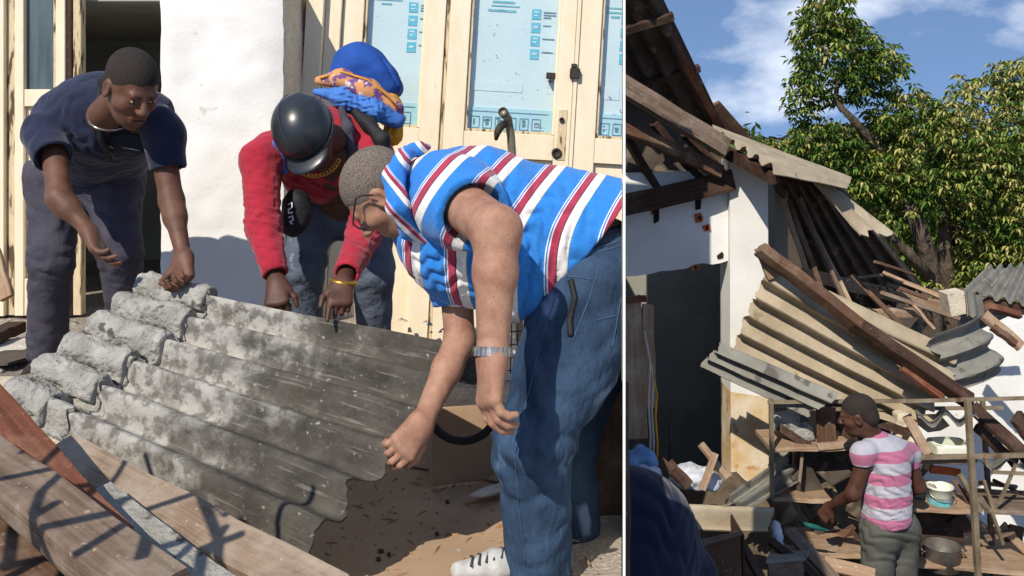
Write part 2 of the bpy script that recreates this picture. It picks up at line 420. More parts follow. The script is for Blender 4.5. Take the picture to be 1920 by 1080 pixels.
M['card'] = mat('cardboard', rgb('#b09478'), rgb('#a1866b'), scale=3, rough=.85, bump=.2, bscale=20, c3=rgb('#7a5a40'), sc3=22, t3=.71)
M['card_edge'] = mat('cardboard_edge', rgb('#8f6c4c'), rgb('#a37e5a'), scale=60, rough=.9)
M['mortar'] = mat('grey_mortar', rgb('#a9a69e'), rgb('#87847c'), scale=14, rough=.95, bump=1.0, bscale=70, c3=rgb('#5a5650'), sc3=18, t3=.62, bdist=.012)
M['wood_brown'] = wood('old_brown_timber', '#6b4f3d', '#4d382b', '#8f7a66')
M['wood_grey'] = wood('grey_dusty_timber', '#806d5d', '#58483c', '#9c8e7d')
M['wood_tan'] = wood('pale_timber', '#a58a70', '#876c54', '#b9a993')
M['wood_dark'] = wood('dark_timber', '#4a352a', '#31231c', '#6a5546')
M['wood_red'] = wood('reddish_timber', '#7a4b38', '#5a3629', '#95705a')
M['fibre'] = mat('fibre_cement_tan', rgb('#b3a48a'), rgb('#9c8c72'), scale=3, rough=.9, bump=.4, bscale=30, c3=rgb('#7f6f58'), sc3=7, t3=.62)
M['fibre_grey'] = mat('fibre_cement_grey', rgb('#8e8b7f'), rgb('#75726a'), scale=4, rough=.9, bump=.4, bscale=30, c3=rgb('#5f5b52'), sc3=9, t3=.6)
M['fibre_pale'] = mat('fibre_cement_pale', rgb('#b5a78e'), rgb('#988970'), scale=3, rough=.9, bump=.4, bscale=30, c3=rgb('#8c7c63'), sc3=8, t3=.64)
M['fibre_dark'] = mat('fibre_cement_dark', rgb('#5b5147'), rgb('#3d3630'), scale=3, rough=.95, bump=.4, bscale=30, c3=rgb('#756857'), sc3=6, t3=.6)  # dark fibre cement; on roof undersides their shade is put into the colour
M['skin_dark'] = mat('brown_skin', rgb('#6c4a3a'), rgb('#563829'), scale=16, rough=.6, spec=.4, bump=.15, bscale=120, bdist=.003, sub=.06)
M['skin_deep'] = mat('deep_brown_skin', rgb('#5a3a2d'), rgb('#452b20'), scale=16, rough=.58, spec=.4, bump=.15, bscale=120, bdist=.003, sub=.05)
M['skin_tan'] = mat('tan_freckled_skin', rgb('#a8826c'), rgb('#8f6653'), scale=18, rough=.58, spec=.3, bump=.35, bscale=160, bdist=.003, c3=rgb('#8a5c47'), sc3=120, t3=.64, sub=.03)
M['hair'] = mat('black_cropped_hair', rgb('#231e1b'), rgb('#38302b'), scale=260, rough=.95, bump=.5, bscale=520, bdist=.003)
M['hair_grey'] = mat('greying_cropped_hair', rgb('#463b33'), rgb('#857a71'), scale=240, rough=.95, bump=.5, bscale=500, bdist=.003)
M['eye_white'] = mat('eye_white', rgb('#c9c2b8'), None, rough=.2)
M['eye_dark'] = mat('eye_dark', rgb('#1a100c'), None, rough=.15)
M['lip'] = mat('lip', rgb('#6b3a33'), None, rough=.5)
M['navy'] = mat('navy_knit', rgb('#262b42'), rgb('#1e2236'), scale=8, rough=.9, spec=.15, bump=.5, bscale=24, bdist=.015, sheen=.2)
M['navy_plain'] = mat('navy_cotton', rgb('#23273c'), rgb('#1c2034'), scale=4, rough=.95, spec=.1, bump=.3, bscale=14, bdist=.02, sheen=.2)
M['slate'] = mat('grey_violet_trousers', rgb('#4b4954'), rgb('#3f3d47'), scale=12, rough=.9, spec=.15, bump=.6, bscale=16, bdist=.02)
M['red'] = mat('red_knit', rgb('#a82a3a'), rgb('#912030'), scale=10, rough=.9, spec=.15, bump=.6, bscale=34, bdist=.012, sheen=.2)
M['dark_jeans'] = mat('dark_jeans', rgb('#5b6472'), rgb('#474f5c'), scale=8, rough=.9, bump=.6, bscale=30, c3=rgb('#8fa2b8'), sc3=7, t3=.60, bdist=.02)
M['denim'] = mat('blue_denim', rgb('#212f42'), rgb('#3e546f'), scale=9, rough=.9, spec=.12, bump=.7, bscale=60, c3=rgb('#677d9b'), sc3=7, t3=.61, bdist=.01, stretch=(1, 1, .55), detail=12, lo=.32, hi=.72)
M['denim_seam'] = mat('denim_seam', rgb('#435a78'), rgb('#364b66'), scale=60, rough=.9)
M['black'] = mat('black_nylon', rgb('#1b1b1e'), rgb('#26262a'), scale=20, rough=.7, bump=.3, bscale=60)
M['helmet'] = mat('black_helmet', rgb('#22262a'), rgb('#2b2f33'), scale=5, rough=.33, spec=.5)
M['helmet_trim'] = mat('helmet_trim', rgb('#3a3d40'), None, rough=.6)
M['gold'] = mat('gold_metal', rgb('#c79b4b'), rgb('#a87c35'), scale=90, rough=.35, metal=.8)
M['steel'] = mat('steel_band', rgb('#b9b7b2'), rgb('#8c8a86'), scale=90, rough=.3, metal=.8)
M['bag_blue'] = mat('royal_blue_fabric', rgb('#2350a0'), rgb('#1c4389'), scale=7, rough=.85, bump=.5, bscale=20, bdist=.015)
M['bag_sky'] = mat('mid_blue_fabric', rgb('#4c7ec6'), rgb('#3d6cb2'), scale=7, rough=.85, bump=.5, bscale=24, bdist=.015)
M['bag_yellow'] = mat('mustard_fabric', rgb('#d79a2c'), rgb('#c4871f'), scale=7, rough=.85, bump=.4, bscale=24, bdist=.015)
M['bag_print'] = mat('printed_fabric', rgb('#c98d5d'), rgb('#6d4a7c'), scale=24, rough=.8, c3=rgb('#d9c9be'), sc3=30, t3=.6, lo=.47, hi=.53)
M['shoe_white'] = mat('white_trainer', rgb('#bdbdbb'), rgb('#a3a3a1'), scale=30, rough=.6, bump=.3, bscale=60)
M['shoe_dark'] = mat('dark_shoe', rgb('#38312c'), rgb('#2a2420'), scale=20, rough=.7)
M['rubber'] = mat('black_rubber', rgb('#1d1c1b'), rgb('#2a2826'), scale=20, rough=.6)
M['board'] = mat('white_board', rgb('#f0f0ee'), rgb('#e6e6e4'), scale=4, rough=.6)
M['olive_trousers'] = mat('grey_olive_trousers', rgb('#585851'), rgb('#494943'), scale=6, rough=.95, bump=.5, bscale=16, bdist=.02)
M['brick_hole'] = mat('broken_clay_block', rgb('#c46a3e'), rgb('#a5502c'), scale=20, rough=.9, bump=.6, bscale=40)
M['hole_dark'] = mat('hole_shadow', rgb('#2a211c'), None, rough=1)
M['plastic_white'] = mat('white_plastic', rgb('#dfe0cf'), rgb('#cdd0b9'), scale=5, rough=.5)
M['cloth_white'] = mat('white_cloth', rgb('#c9cbd0'), rgb('#aeb1b8'), scale=9, rough=.9, bump=.6, bscale=18, bdist=.02)
M['cloth_blue'] = mat('pale_blue_cloth', rgb('#7fa0c4'), rgb('#6287b0'), scale=9, rough=.9, bump=.6, bscale=18, bdist=.02)
M['teal'] = mat('teal_handle', rgb('#1f5b52'), None, rough=.5)
M['alu'] = mat('dull_aluminium', rgb('#8b8680'), rgb('#5e5954'), scale=8, rough=.4, metal=.6)
M['paper'] = mat('scrap_paper', rgb('#cfc8bb'), rgb('#b5ad9e'), scale=9, rough=.9)
M['rust'] = mat('rusty_rack_steel', rgb('#8b7d68'), rgb('#6a5c4a'), scale=9, rough=.7, metal=.2, bump=.3, bscale=60, c3=rgb('#5e4630'), sc3=7, t3=.6)
M['bark'] = mat('grey_bark', rgb('#6a5d4e'), rgb('#463c32'), scale=4, rough=.95, bump=1.0, bscale=9, stretch=(2, 2, .6), bdist=.04)
STR = [(0.0, rgb('#2f7fd0')), (0.46, rgb('#d9d27c')), (0.475, rgb('#e6e2e0')), (0.67, rgb('#2b2430')), (0.69, rgb('#a83b55')), (0.84, rgb('#e6e2e0')), (0.87, rgb('#2f7fd0')), (0.90, rgb('#e6e2e0')), (0.925, rgb('#2f7fd0'))]
M['stripe_blue'] = stripes('blue_white_red_striped_jersey', STR, .122)
M['stripe_pink'] = stripes('pink_white_striped_jersey', [(0.0, rgb('#b06a87')), (0.5, rgb('#aeacb6'))], .132)

M['wood_dusty'] = wood('dust_covered_timber', '#947e6b', '#6a5849', '#ab9d8b', t3=.52)
M['yard_room'] = mat('limewashed_room', rgb('#9a988c'), rgb('#858378'), scale=2, rough=.95, bump=.3, bscale=20)
M['leaf_far'] = mat('far_leaf', rgb('#3d5a24'), rgb('#6f7f36'), scale=2.5, rough=.6)

M['stained'] = mat('stained_plaster', rgb('#d9d0bd'), rgb('#c9a873'), scale=4, rough=.9, bump=.3, bscale=40, c3=rgb('#b98a55'), sc3=7, t3=.58)
# ------------------------------------------------------------------ street side: ground, facade, doors
RZ = lambda z: CZ + z
def struct(o): o['kind'] = 'structure'; return o
def grid_obj(name, xs, ys, zf, m, parent=None):
    V = [(x(y) if callable(x) else x, y, zf(x(y) if callable(x) else x, y)) for y in ys for x in xs]; w = len(xs)
    Fc = [(j*w+i, j*w+i+1, (j+1)*w+i+1, (j+1)*w+i) for j in range(len(ys)-1) for i in range(w-1)]
    return mk_obj(name, V, Fc, m, parent, True)
# lower yard ground to the horizon
struct(grid_obj('ground', [-400, -60, -20, -8] + [-2 + .5*i for i in range(29)] + [20, 60, 400], [-60, -10, 0, 3] + [4 + .4*i for i in range(30)] + [20, 40, 120, 700],
     lambda x, y: (0.05 * vnoise(x*.8, y*.8) if 4 < y < 15 and -2 < x < 12 else 0), M['earth']))
ny = 46; ys = [-2.0 + i*(7.4/ny) for i in range(ny+1)]
xs = [-6 + .25*i for i in range(18)] + [(lambda t: (lambda y: -1.5 + t*(KL*y - .004 + 1.5)))(i/14) for i in range(1, 15)]
tz = lambda x, y: RZ(-1.335 + .012*vnoise(x*3, y*3, 0, 1))
st = struct(grid_obj('street', xs, ys, tz, M['street']))
# the raised bank that carries the street
def prism(name, pts, z0, z1, m, parent=None):
    n = len(pts); V = [(p[0], p[1], z0) for p in pts] + [(p[0], p[1], z1) for p in pts]
    Fc = [tuple(range(n-1, -1, -1)), tuple(n+i for i in range(n))] + [(i, (i+1) % n, n+(i+1) % n, n+i) for i in range(n)]
    return mk_obj(name, V, Fc, m, parent)
struct(prism('terrace', [(-6.2, -2.1), (-.30, -2.1), (-.02, .0), (KL*3.9-.012, 3.9), (KL*8.2-.012, 8.2), (-6.2, 8.2)], -0.3, RZ(-1.36), M['plaster_side']))
xs = [-6 + .25*i for i in range(18)] + [-1.5 + .055*i for i in range(1, 14)]
pv = struct(grid_obj('pavement', xs, [3.92 + i*.19 for i in range(20)], lambda x, y: RZ(-1.0 + .008*vnoise(x*4, y*4, 0, 3)), M['street']))
kb = struct(prism('kerb', [(-6, 3.78), (-.72, 3.78), (-.72, 5.4), (-.82, 5.4), (-.82, 3.93), (-6, 3.93)], RZ(-1.4), RZ(-.995), M['plaster_side']))
TOPZ = RZ(.78)
# white pillar and the walls behind the doors
fb = empty('street_building', (-1.4, 5.0, RZ(-1)), 'white plastered building front with glazed cream doors beside the pavement', 'building')
XP0, XP1 = P(300, 0, 4.7).x, P(530, 0, 4.7).x
def pillar():
    bm = bmesh.new(); nx, nz = 14, 40
    V = []; Fc = []
    r = random.Random(3)
    for k in range(nz+1):
        z = RZ(-1.05) + (TOPZ - RZ(-1.05))*k/nz
        for i in range(nx+1):
            e = 1 if i in (0, nx) else 0
            V.append((XP0 + (XP1-XP0)*i/nx + e*r.uniform(-.004, .004), 4.7 + .006*vnoise(i*.5, k*.4) + e*.01, z))
        V.append((XP1 + .004 + r.uniform(-.002, .002), 5.34, z)); V.append((XP0, 5.34, z))
    w = nx+3
    for k in range(nz):
        for i in range(w):
            j = (i+1) % w; Fc.append((k*w+i, k*w+j, (k+1)*w+j, (k+1)*w+i))
    Fc.append(tuple(nz*w+i for i in range(w)))
    return mk_obj('pillar', V, Fc, M['plaster'], fb, True)
pl = pillar()
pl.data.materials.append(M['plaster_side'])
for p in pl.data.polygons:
    if p.normal.x > .7: p.material_index = 1  # right side takes darker beige plaster, its shade put into the colour
pl.data.set_sharp_from_angle(angle=math.radians(40))
def rwall(name, x0, x1, y0, y1, m, z0=RZ(-1.05), z1=TOPZ, cutk=False):
    p = [(x0, y0), (KL*y0-.003 if cutk else x1, y0), (KL*y1-.003 if cutk else x1, y1), (x0, y1)]
    return prism(name, p, z0, z1, m, fb)
rwall('wall', XP1-.3, 0, 5.42, 5.62, M['plaster_side'], cutk=True)
rwall('wall', -6.0, P(0, 0, 5.25).x-.35, 5.1, 5.4, M['plaster'])
rwall('room_back_wall', -4.5, -1.2, 7.6, 7.7, M['dark_room'])
rwall('room_side_wall', -1.52, -1.42, 5.36, 7.6, M['dark_room'])
rwall('room_side_wall', -4.6, -4.5, 5.4, 7.7, M['dark_room'])
prism('room_ceiling', [(-4.6, 5.3), (-1.42, 5.3), (-1.42, 7.7), (-4.6, 7.7)], TOPZ-.05, TOPZ+.02, M['dark_room'], fb)
# jambs of the glazed doors, in a frame that has sunk a little to the right
DD = 5.25; AR = math.radians(3.3); DO = P(880, 120, DD)
UX = Vector((math.cos(AR), 0, -math.sin(AR))); UZ = Vector((math.sin(AR), 0, math.cos(AR))); PX = DD / F
MD = Matrix(((UX.x, 0, UZ.x, DO.x), (0, 1, 0, 0), (UX.z, 0, UZ.z, DO.z), (0, 0, 0, 1)))
def dbox(name, px0, px1, py_top, py_bot, y0, y1, m, parent, bev=.003):
    o = box(name, (px0-880)*PX, (px1-880)*PX, y0, y1, (120-py_bot)*PX, (120-py_top)*PX, m, None, 0, MD)
    bm = bmesh.new(); bm.from_mesh(o.data)
    if bev: bmesh.ops.bevel(bm, geom=bm.edges[:], offset=bev, segments=1, affect='EDGES')
    bm.to_mesh(o.data); bm.free()
    cut_plane(o.data, KL - .0006)
    if parent is not None:
        o.parent = parent; o.matrix_parent_inverse = Matrix.Translation(-wl_(parent))
    return o
TP, BT = -170, 706
dbox('door_jamb', 578, 610, TP, BT, 5.12, 5.40, M['cream'], fb); dbox('door_jamb', 610.5, 640, TP, BT, 5.17, 5.40, M['cream'], fb)
def flat(name, px0, px1, py0, py1, y, m, parent): return dbox(name, px0, px1, py0, py1, y, y+.002, m, parent, 0)
mg = bpy.data.materials.new('window_glass'); mg.use_nodes = True
_n, _l = mg.node_tree.nodes, mg.node_tree.links; _n.clear()
_o = _n.new('ShaderNodeOutputMaterial'); _t = _n.new('ShaderNodeBsdfTransparent'); _g = _n.new('ShaderNodeBsdfGlossy'); _g.inputs['Roughness'].default_value = .08
_m = _n.new('ShaderNodeMixShader'); _m.inputs[0].default_value = .06; _t.inputs[0].default_value = (.96, .98, .98, 1)
_l.new(_t.outputs[0], _m.inputs[1]); _l.new(_g.outputs[0], _m.inputs[2]); _l.new(_m.outputs[0], _o.inputs[0]); M['clear'] = mg
def leaf(label, s0, p0, p1, s1, seed, icons=None):
    t = empty('glazed_door_leaf', tuple(DO + UX*((p0+p1)/2-880)*PX + UZ*(120-BT)*PX + Vector((0, 0, 0))), label, 'door', 'glazed cream door leaves right of the pillar')
    t.location.y = DD
    dbox('stile', s0, p0, TP, BT, 5.2, 5.26, M['cream'], t)
    dbox('stile', p1, s1, TP, BT, 5.2, 5.26, M['cream'], t)
    dbox('glazing_bead', p0+.2, p0+6, TP, 244, 5.215, 5.25, M['cream_edge'], t, .002)
    dbox('glazing_bead', p1-5, p1-.2, TP, 244, 5.215, 5.25, M['cream'], t, .002)
    dbox('glazing_bead', p0+6.2, p1-5.2, 240, 244.8, 5.215, 5.25, M['cream_edge'], t, .001)
    dbox('lock_rail', p0+.2, p1-.2, 245, 292, 5.203, 5.258, M['cream'], t)
    dbox('bottom_rail', p0+.2, p1-.2, 650, BT, 5.203, 5.258, M['cream'], t)
    dbox('lower_panel', p0+.3, p1-.3, 293, 649, 5.23, 5.25, M['cream'], t)
    dbox('top_rail', p0+.2, p1-.2, TP, TP+40, 5.203, 5.258, M['cream'], t)
    dbox('glass_pane', p0+1, p1-1, TP+38, 246, 5.238, 5.241, M['clear'], t, 0)
    c = dbox('printed_card', p0+1, p1-1, TP+38, 205, 5.262, 5.268, M['print'], t, 0)
    lo = dbox('printed_card', p0+1, p1-1, 199, 247, 5.254, 5.260, M['print_low'], t, 0)
    w = p1 - p0; r = random.Random(seed)
    ic = icons if icons is not None else p0 + w*.70
    for i, py in enumerate((10, 35, 60, 85)):
        q = flat('print_icon', ic, ic+17, py, py+19, 5.2585, M['ink_cyan'], c)
        flat('print_line', ic+4, ic+13, py+4 + (i*3) % 6, py+6.5 + (i*3) % 6, 5.2565, M['ink_white'], c)
        flat('print_line', ic+4, ic+11, py+11 - (i*2) % 4, py+13 - (i*2) % 4, 5.2565, M['ink_white'], c)
        for k in range(3 if i == 0 else 1):
            flat('print_line', ic+22, ic+22 + r.uniform(14, 24), py+4+5*k, py+6.2+5*k, 5.2585, M['ink_dark'], c)
    for k in range(3):
        flat('print_line', p0+w*r.uniform(.1, .3), p0+w*r.uniform(.42, .62), -2+8*k, -2+8*k + r.uniform(2, 5), 5.2585, M['ink_teal'], c)
    flat('print_panel', p0+8, p0+w*.62, 150, 168 + 4*(seed % 2), 5.2588, M['print'], c)
    for k in range(7):                                   # row of handling symbols along the foot of the card
        a = p0 + 10 + k*23
        if a + 19 > p1 - 6: break
        for (x0, x1, y0, y1) in ((a, a+17, 216, 217.2), (a, a+17, 237, 238.2), (a, a+1.2, 217.2, 237), (a+15.8, a+17, 217.2, 237)):
            flat('print_line', x0, x1, y0, y1, 5.2505, M['ink_dark'], lo)
        flat('print_mark', a+5, a+8 + 3*(k % 3), 221+2*(k % 2), 232, 5.2505, M['ink_dark'], lo)
    flat('print_line', p0+10, p1-12, 206, 207.2, 5.2505, M['ink_dark'], lo)
    for k in range(9):                                   # scuffs torn in the print
        a = p0 + w*r.uniform(.1, .85); b = r.uniform(95, 235) if k % 2 else r.uniform(205, 236)
        flat('scuff', a, a+r.uniform(2, 8), b, b+r.uniform(1, 3.5), 5.2483, M['ink_dark'] if k % 3 else M['ink_white'], lo)
    return t
leaf('cream door leaf with printed card pane, directly behind the backpack', 641, 680, 795, 832, 1)
l2 = leaf('cream door leaf in the middle, printed card pane above the striped shirt', 840, 878, 1046, 1075, 2, 992)
l3 = leaf('cream door leaf at the far right edge, partly hidden by the white board', 1083, 1122, 1190, 1230, 3, 1160)
dbox('stop_bead', 832.6, 839.4, TP, BT, 5.215, 5.25, M['cream_edge'], l2, .001)
dbox('stop_bead', 1075.6, 1082.4, TP, BT, 5.19, 5.25, M['cream'], l3, .001)
dbox('bolt', 1068, 1086, 118, 137, 5.165, 5.2, M['iron'], l2, .004); dbox('bolt', 1070, 1080, 110, 117, 5.17, 5.2, M['iron'], l2, .002)
dbox('lock_plate', 1052, 1068, 196, 290, 5.196, 5.201, M['cream_edge'], l2, .001)
dbox('latch', 1025, 1042, 128, 140, 5.21, 5.236, M['iron'], l2, .003); dbox('latch', 1029, 1038, 142, 146, 5.21, 5.236, M['iron'], l2, .002)
def disc(name, c, r, y, m, parent, n=14, dep=.012):
    o = lathe(name, (c.x, y, c.z), (0, -1, 0), [(0, 0), (r, 0), (r, dep), (r*.6, dep), (r*.5, dep*.4), (0, dep*.4)], m, parent, n)
    return o
D_ = lambda px, py: DO + UX*(px-880)*PX + UZ*(120-py)*PX
disc('keyhole', D_(1058, 215), .014, 5.196, M['iron'], l2)
disc('lock_cylinder', D_(1052, 277), .028, 5.2, M['iron'], l2)
# door leaf left of the opening
LD = 5.22
t = empty('open_door_leaf', tuple(P(75, 592, LD)), 'worn cream door leaf with tall glass pane, left of the dark doorway', 'door')
def lbox(name, a, b, c, d, y0, y1, m, parent=None, bev=.003):
    A, B = P(a, c, LD), P(b, d, LD); return box(name, A.x, B.x, y0, y1, B.z, A.z, m, parent or t, bev)
lbox('stile', -60, 16, TP, 590, 5.17, 5.24, M['cream']); lbox('stile', 17, 33, TP, 590, 5.2, 5.24, M['cream_edge']); lbox('stile', 34, 51, TP, 590, 5.18, 5.24, M['cream'])
lbox('stile', 111, 128, TP, 590, 5.18, 5.24, M['cream']); lbox('edge_bead', 129, 139, TP, 590, 5.19, 5.27, M['wood_dark']); lbox('edge_bead', 139.6, 155, TP, 590, 5.20, 5.26, M['cream_edge'])
lbox('lock_rail', 51.3, 110.7, 168, 200, 5.185, 5.238, M['cream']); lbox('lower_panel', 51.3, 110.7, 201, 520, 5.21, 5.235, M['cream']); lbox('bottom_rail', 51.3, 110.7, 521, 590, 5.185, 5.238, M['cream'])
lbox('glass_pane', 51.3, 110.7, TP, 167, 5.215, 5.222, M['glass'], None, 0)
lbox('glazing_bead', 105, 110.5, TP, 166, 5.19, 5.214, M['cream_edge'], None, .001)

# ------------------------------------------------------------------ the corrugated roof sheet the men are lifting
FR, BR, BL, FL = P(566, 1032, 2.6), P(918, 672, 3.10), P(300, 548, 3.52), P(24, 770, 3.02)
WV = 5.5
ms = mat('weathered_fibre_cement', rgb('#57524b'), rgb('#3d3934'), scale=9, rough=.92, bump=.8, bscale=60, bdist=.006)
N, L = ms.node_tree.nodes, ms.node_tree.links; bsdf = N['Principled BSDF']
base = bsdf.inputs['Base Color'].links[0].from_socket
uv = N.new('ShaderNodeTexCoord'); sp = N.new('ShaderNodeSeparateXYZ'); L.new(uv.outputs['UV'], sp.inputs[0])
def nmath(op, a, b=None):
    n = N.new('ShaderNodeMath'); n.operation = op
    for i, v in enumerate((a, b)):
        if v is None: continue
        if hasattr(v, 'is_linked'): L.new(v, n.inputs[i])
        else: n.inputs[i].default_value = v
    return n.outputs[0]
def nnoise(scale, det=6, vec=None, stretch=(1, 1, 1), rough=.6):
    mp = N.new('ShaderNodeMapping'); mp.inputs['Scale'].default_value = stretch; L.new(uv.outputs['UV' if vec else 'Object'], mp.inputs[0])
    n = N.new('ShaderNodeTexNoise'); n.inputs['Scale'].default_value = scale; n.inputs['Detail'].default_value = det; n.inputs['Roughness'].default_value = rough
    L.new(mp.outputs[0], n.inputs['Vector']); return n.outputs[0]
def nramp(x, a, b):
    n = N.new('ShaderNodeMapRange'); n.inputs[1].default_value = a; n.inputs[2].default_value = b; n.interpolation_type = 'SMOOTHSTEP'; L.new(x, n.inputs[0]); return n.outputs[0]
def nmix(f, a, b):
    n = N.new('ShaderNodeMix'); n.data_type = 'RGBA'; L.new(f, n.inputs[0]); L.new(a, n.inputs[6])
    if isinstance(b, tuple): n.inputs[7].default_value = b
    else: L.new(b, n.inputs[7])
    return n.outputs[2]
U, Vv = sp.outputs[0], sp.outputs[1]
# mortar dust caked on the end that was bedded in the ridge
edge = nmath('ADD', nmath('MULTIPLY', U, -1.35), nmath('MULTIPLY', nnoise(7, 8), 1.9))
big = nramp(edge, -.25, .35); spk = nramp(nnoise(22, 6), .40, .56)
c = nmix(nmath('MULTIPLY', big, nmath('ADD', .30, nmath('MULTIPLY', spk, .70))), base, rgb('#a5a199'))
lich = nmath('MULTIPLY', nramp(nnoise(42, 4), .62, .70), nramp(nnoise(6, 3), .38, .58))
c = nmix(nmath('MULTIPLY', lich, .8), c, rgb('#a09c94'))
strk = nmath('MULTIPLY', nramp(nnoise(9, 5, True, (.35, 9, 1)), .57, .70), .6)
c = nmix(strk, c, rgb('#8d8980'))
brn = nmath('MULTIPLY', nramp(nnoise(6, 4), .55, .7), .5)
c = nmix(brn, c, rgb('#4a4034'))
L.new(c, bsdf.inputs['Base Color'])
M['asbestos'] = ms
rs = empty('corrugated_roof_sheet', tuple((FR+BL)/2), 'large dark corrugated roof sheet with mortar lumps, lifted by the three men', 'roof sheet')
sheet = corr('sheet', BL, BR, FR, FL, WV, .036, M['asbestos'], rs, nlen=60, thick=.009, seed=4, rag=.006, per=14, tears=((.10, .30, .05), (.62, .8, .03)))
nmS = ((BR-BL)+(FR-FL)).cross((FL-BL)+(FR-BR)).normalized()
if nmS.z < 0: nmS = -nmS
def SP(u, v, h=0.0):
    p = BL.lerp(BR, u).lerp(FL.lerp(FR, u), v); return p + nmS*(.036*math.cos(2*math.pi*WV*v) + h)
ul = ((BR-BL)+(FR-FL)).normalized(); vl = ((FL-BL)+(FR-BR)).normalized()
NB = [SP(u, 0) - nmS*.036 + nmS*.014 for u in (-.035, .185)]; NF = [SP(u, 1) - nmS*.036*math.cos(2*math.pi*WV) + nmS*.014 for u in (-.035, .185)]
corr('overlap_piece', NB[0], NB[1], NF[1], NF[0], WV, .040, M['mortar'], rs, nlen=14, thick=.016, seed=8, rag=.022, per=14)
for k in range(6):                                       # mortar caked on the end of each wave
    v = (k + .0)/WV; Ln = [.27, .27, .27, .27, .25, .14][k]
    R3 = np.array([ul, vl, nmS]); s = Sd(); r = random.Random(k)
    s.cone(SP(-.03, v, -.022), SP(Ln*.66, v, -.024), .052, .046, .03)
    for q in range(9): s.ell(SP(r.uniform(-.04, Ln*.66), v + r.uniform(-.07, .07), r.uniform(-.008, .012)), (r.uniform(.03, .06), r.uniform(.02, .035), .014), R3, .022)
    s.disp(wrinkle(.005, 60, k)); s.disp(wrinkle(.005, 150, k+9))
    s.plane(SP(Ln*(.64 + .05*(k % 3)), v), ul, .006)
    sd_obj('mortar_lump', s, .006, M['mortar'], rs)

# ------------------------------------------------------------------ timber, cardboard and scraps on the street
def tl(o, label, cat, group=None): return tag(o, label, cat, group)
GT = 'timbers in the left foreground'
tl(plank('timber_board', P(110, 845, 2.86), P(620, 1116, 2.2), .12, .035, M['wood_dusty'], up=(.1, -.45, .9), seed=1, rough_end=.008), 'long pale dusty board lying along the front edge of the roof sheet', 'board', GT)
tl(plank('timber_board', P(-30, 735, 2.72), P(215, 1010, 2.25), .085, .03, M['wood_red'], up=(.5, -.5, .7), seed=2), 'narrow reddish-brown board crossing over the thick grey timber', 'board', GT)
tl(plank('timber_beam', P(-40, 858, 2.42), P(300, 1120, 1.95), .13, .075, M['wood_grey'], up=(.25, -.35, .9), seed=3), 'thick grey-brown squared timber lying in the bottom left corner', 'beam', GT)
tl(plank('timber_board', P(-60, 985, 2.3), P(120, 1150, 2.0), .12, .04, M['wood_brown'], up=(.3, -.3, .9), seed=4), 'dark brown board in the very bottom left corner below the grey timber', 'board', GT)
tl(plank('timber_board', P(175, 930, 2.52), P(420, 1120, 2.15), .10, .03, M['mortar'], up=(.2, -.4, .9), seed=5), 'board caked in grey mortar between the pale board and the grey timber', 'board', GT)
# mound of rubble under the timbers
def mound(x, y):
    d = math.hypot((x + 1.3)/.72, (y - 2.2)/.8); return RZ(-1.345 + .34*max(0, 1-d*d)**.8 + .02*vnoise(x*9, y*9, 0, 5))
mo = grid_obj('rubble', [-2.0 + .05*i for i in range(44)], [1.2 + .05*i for i in range(44)], mound, M['street']); tag(mo, 'grey rubble heap under the timbers in the left foreground', 'rubble', kind='stuff')
def G(x, y, z): return P(x, y, z * F / (HY - y))
def slab(name, pts, t, m, parent=None):
    """thin irregular flat piece: pts = outline in the world, t = thickness"""
    pts = [Vector(p) for p in pts]; n = len(pts); nr = Vector((0, 0, 0))
    for i in range(n): nr += (pts[i]-pts[0]).cross(pts[(i+1) % n]-pts[0])
    nr.normalize()
    if nr.z < 0: nr = -nr
    V = pts + [p - nr*t for p in pts]
    return mk_obj(name, V, [tuple(range(n)), tuple(range(2*n-1, n-1, -1))] + [(i, n+i, n+(i+1) % n, (i+1) % n) for i in range(n)], m, parent)
zc = -1.318
cb = empty('cardboard_sheet', tuple(G(760, 980, zc)), 'large flattened cardboard carton on the ground under the roof sheet', 'cardboard')
slab('panel', [G(520, 1100, zc), G(560, 1042, zc), G(640, 905, zc), G(720, 850, zc), G(940, 885, zc), G(975, 1040, zc), G(960, 1110, zc), G(700, 1130, zc)], .006, M['card'], cb)
slab('flap', [G(700, 862, zc+.012), G(725, 838, zc+.03), G(935, 868, zc+.04), G(946, 905, zc+.012), G(880, 890, zc+.012)], .005, M['card'], cb)
slab('flap', [G(600, 1085, zc+.01), G(624, 1040, zc+.012), G(700, 1085, zc+.012), G(690, 1110, zc+.012)], .004, M['card'], cb)
for i, (x, y, w) in enumerate(((708, 1030, 10), (726, 1036, 6), (815, 998, 7), (835, 938, 6), (705, 1045, 8))):
    slab('dirt_fleck', [G(x, y, zc+.006), G(x+w, y-2, zc+.006), G(x+w*1.2, y+4, zc+.006), G(x+2, y+5, zc+.006)], .004, M['wood_dark'], cb)
tl(slab('cardboard_strip', [G(880, 928, zc+.05), G(906, 914, zc+.05), G(955, 900, zc+.03), G(952, 918, zc+.03), G(905, 930, zc+.04)], .006, M['paper']), 'pale strip of torn card beside the jeans leg on the carton', 'card')
bx = empty('cardboard_box', tuple(P(885, 905, 3.55)), 'brown cardboard box standing behind the arm of the striped-shirt man', 'box')
A_, B_ = P(810, 905, 3.58), P(968, 892, 3.7)
plank('side_panel', (A_+P(810, 770, 3.58))/2, (B_+P(968, 760, 3.7))/2, .28, .006, M['card'], bx, up=(.1, -1, .1), seg=2)
plank('side_panel', (A_+P(810, 770, 3.58))/2 + Vector((0, .006, 0)), P(800, 820, 3.9), .28, .006, M['card'], bx, up=(1, .1, 0), seg=2)
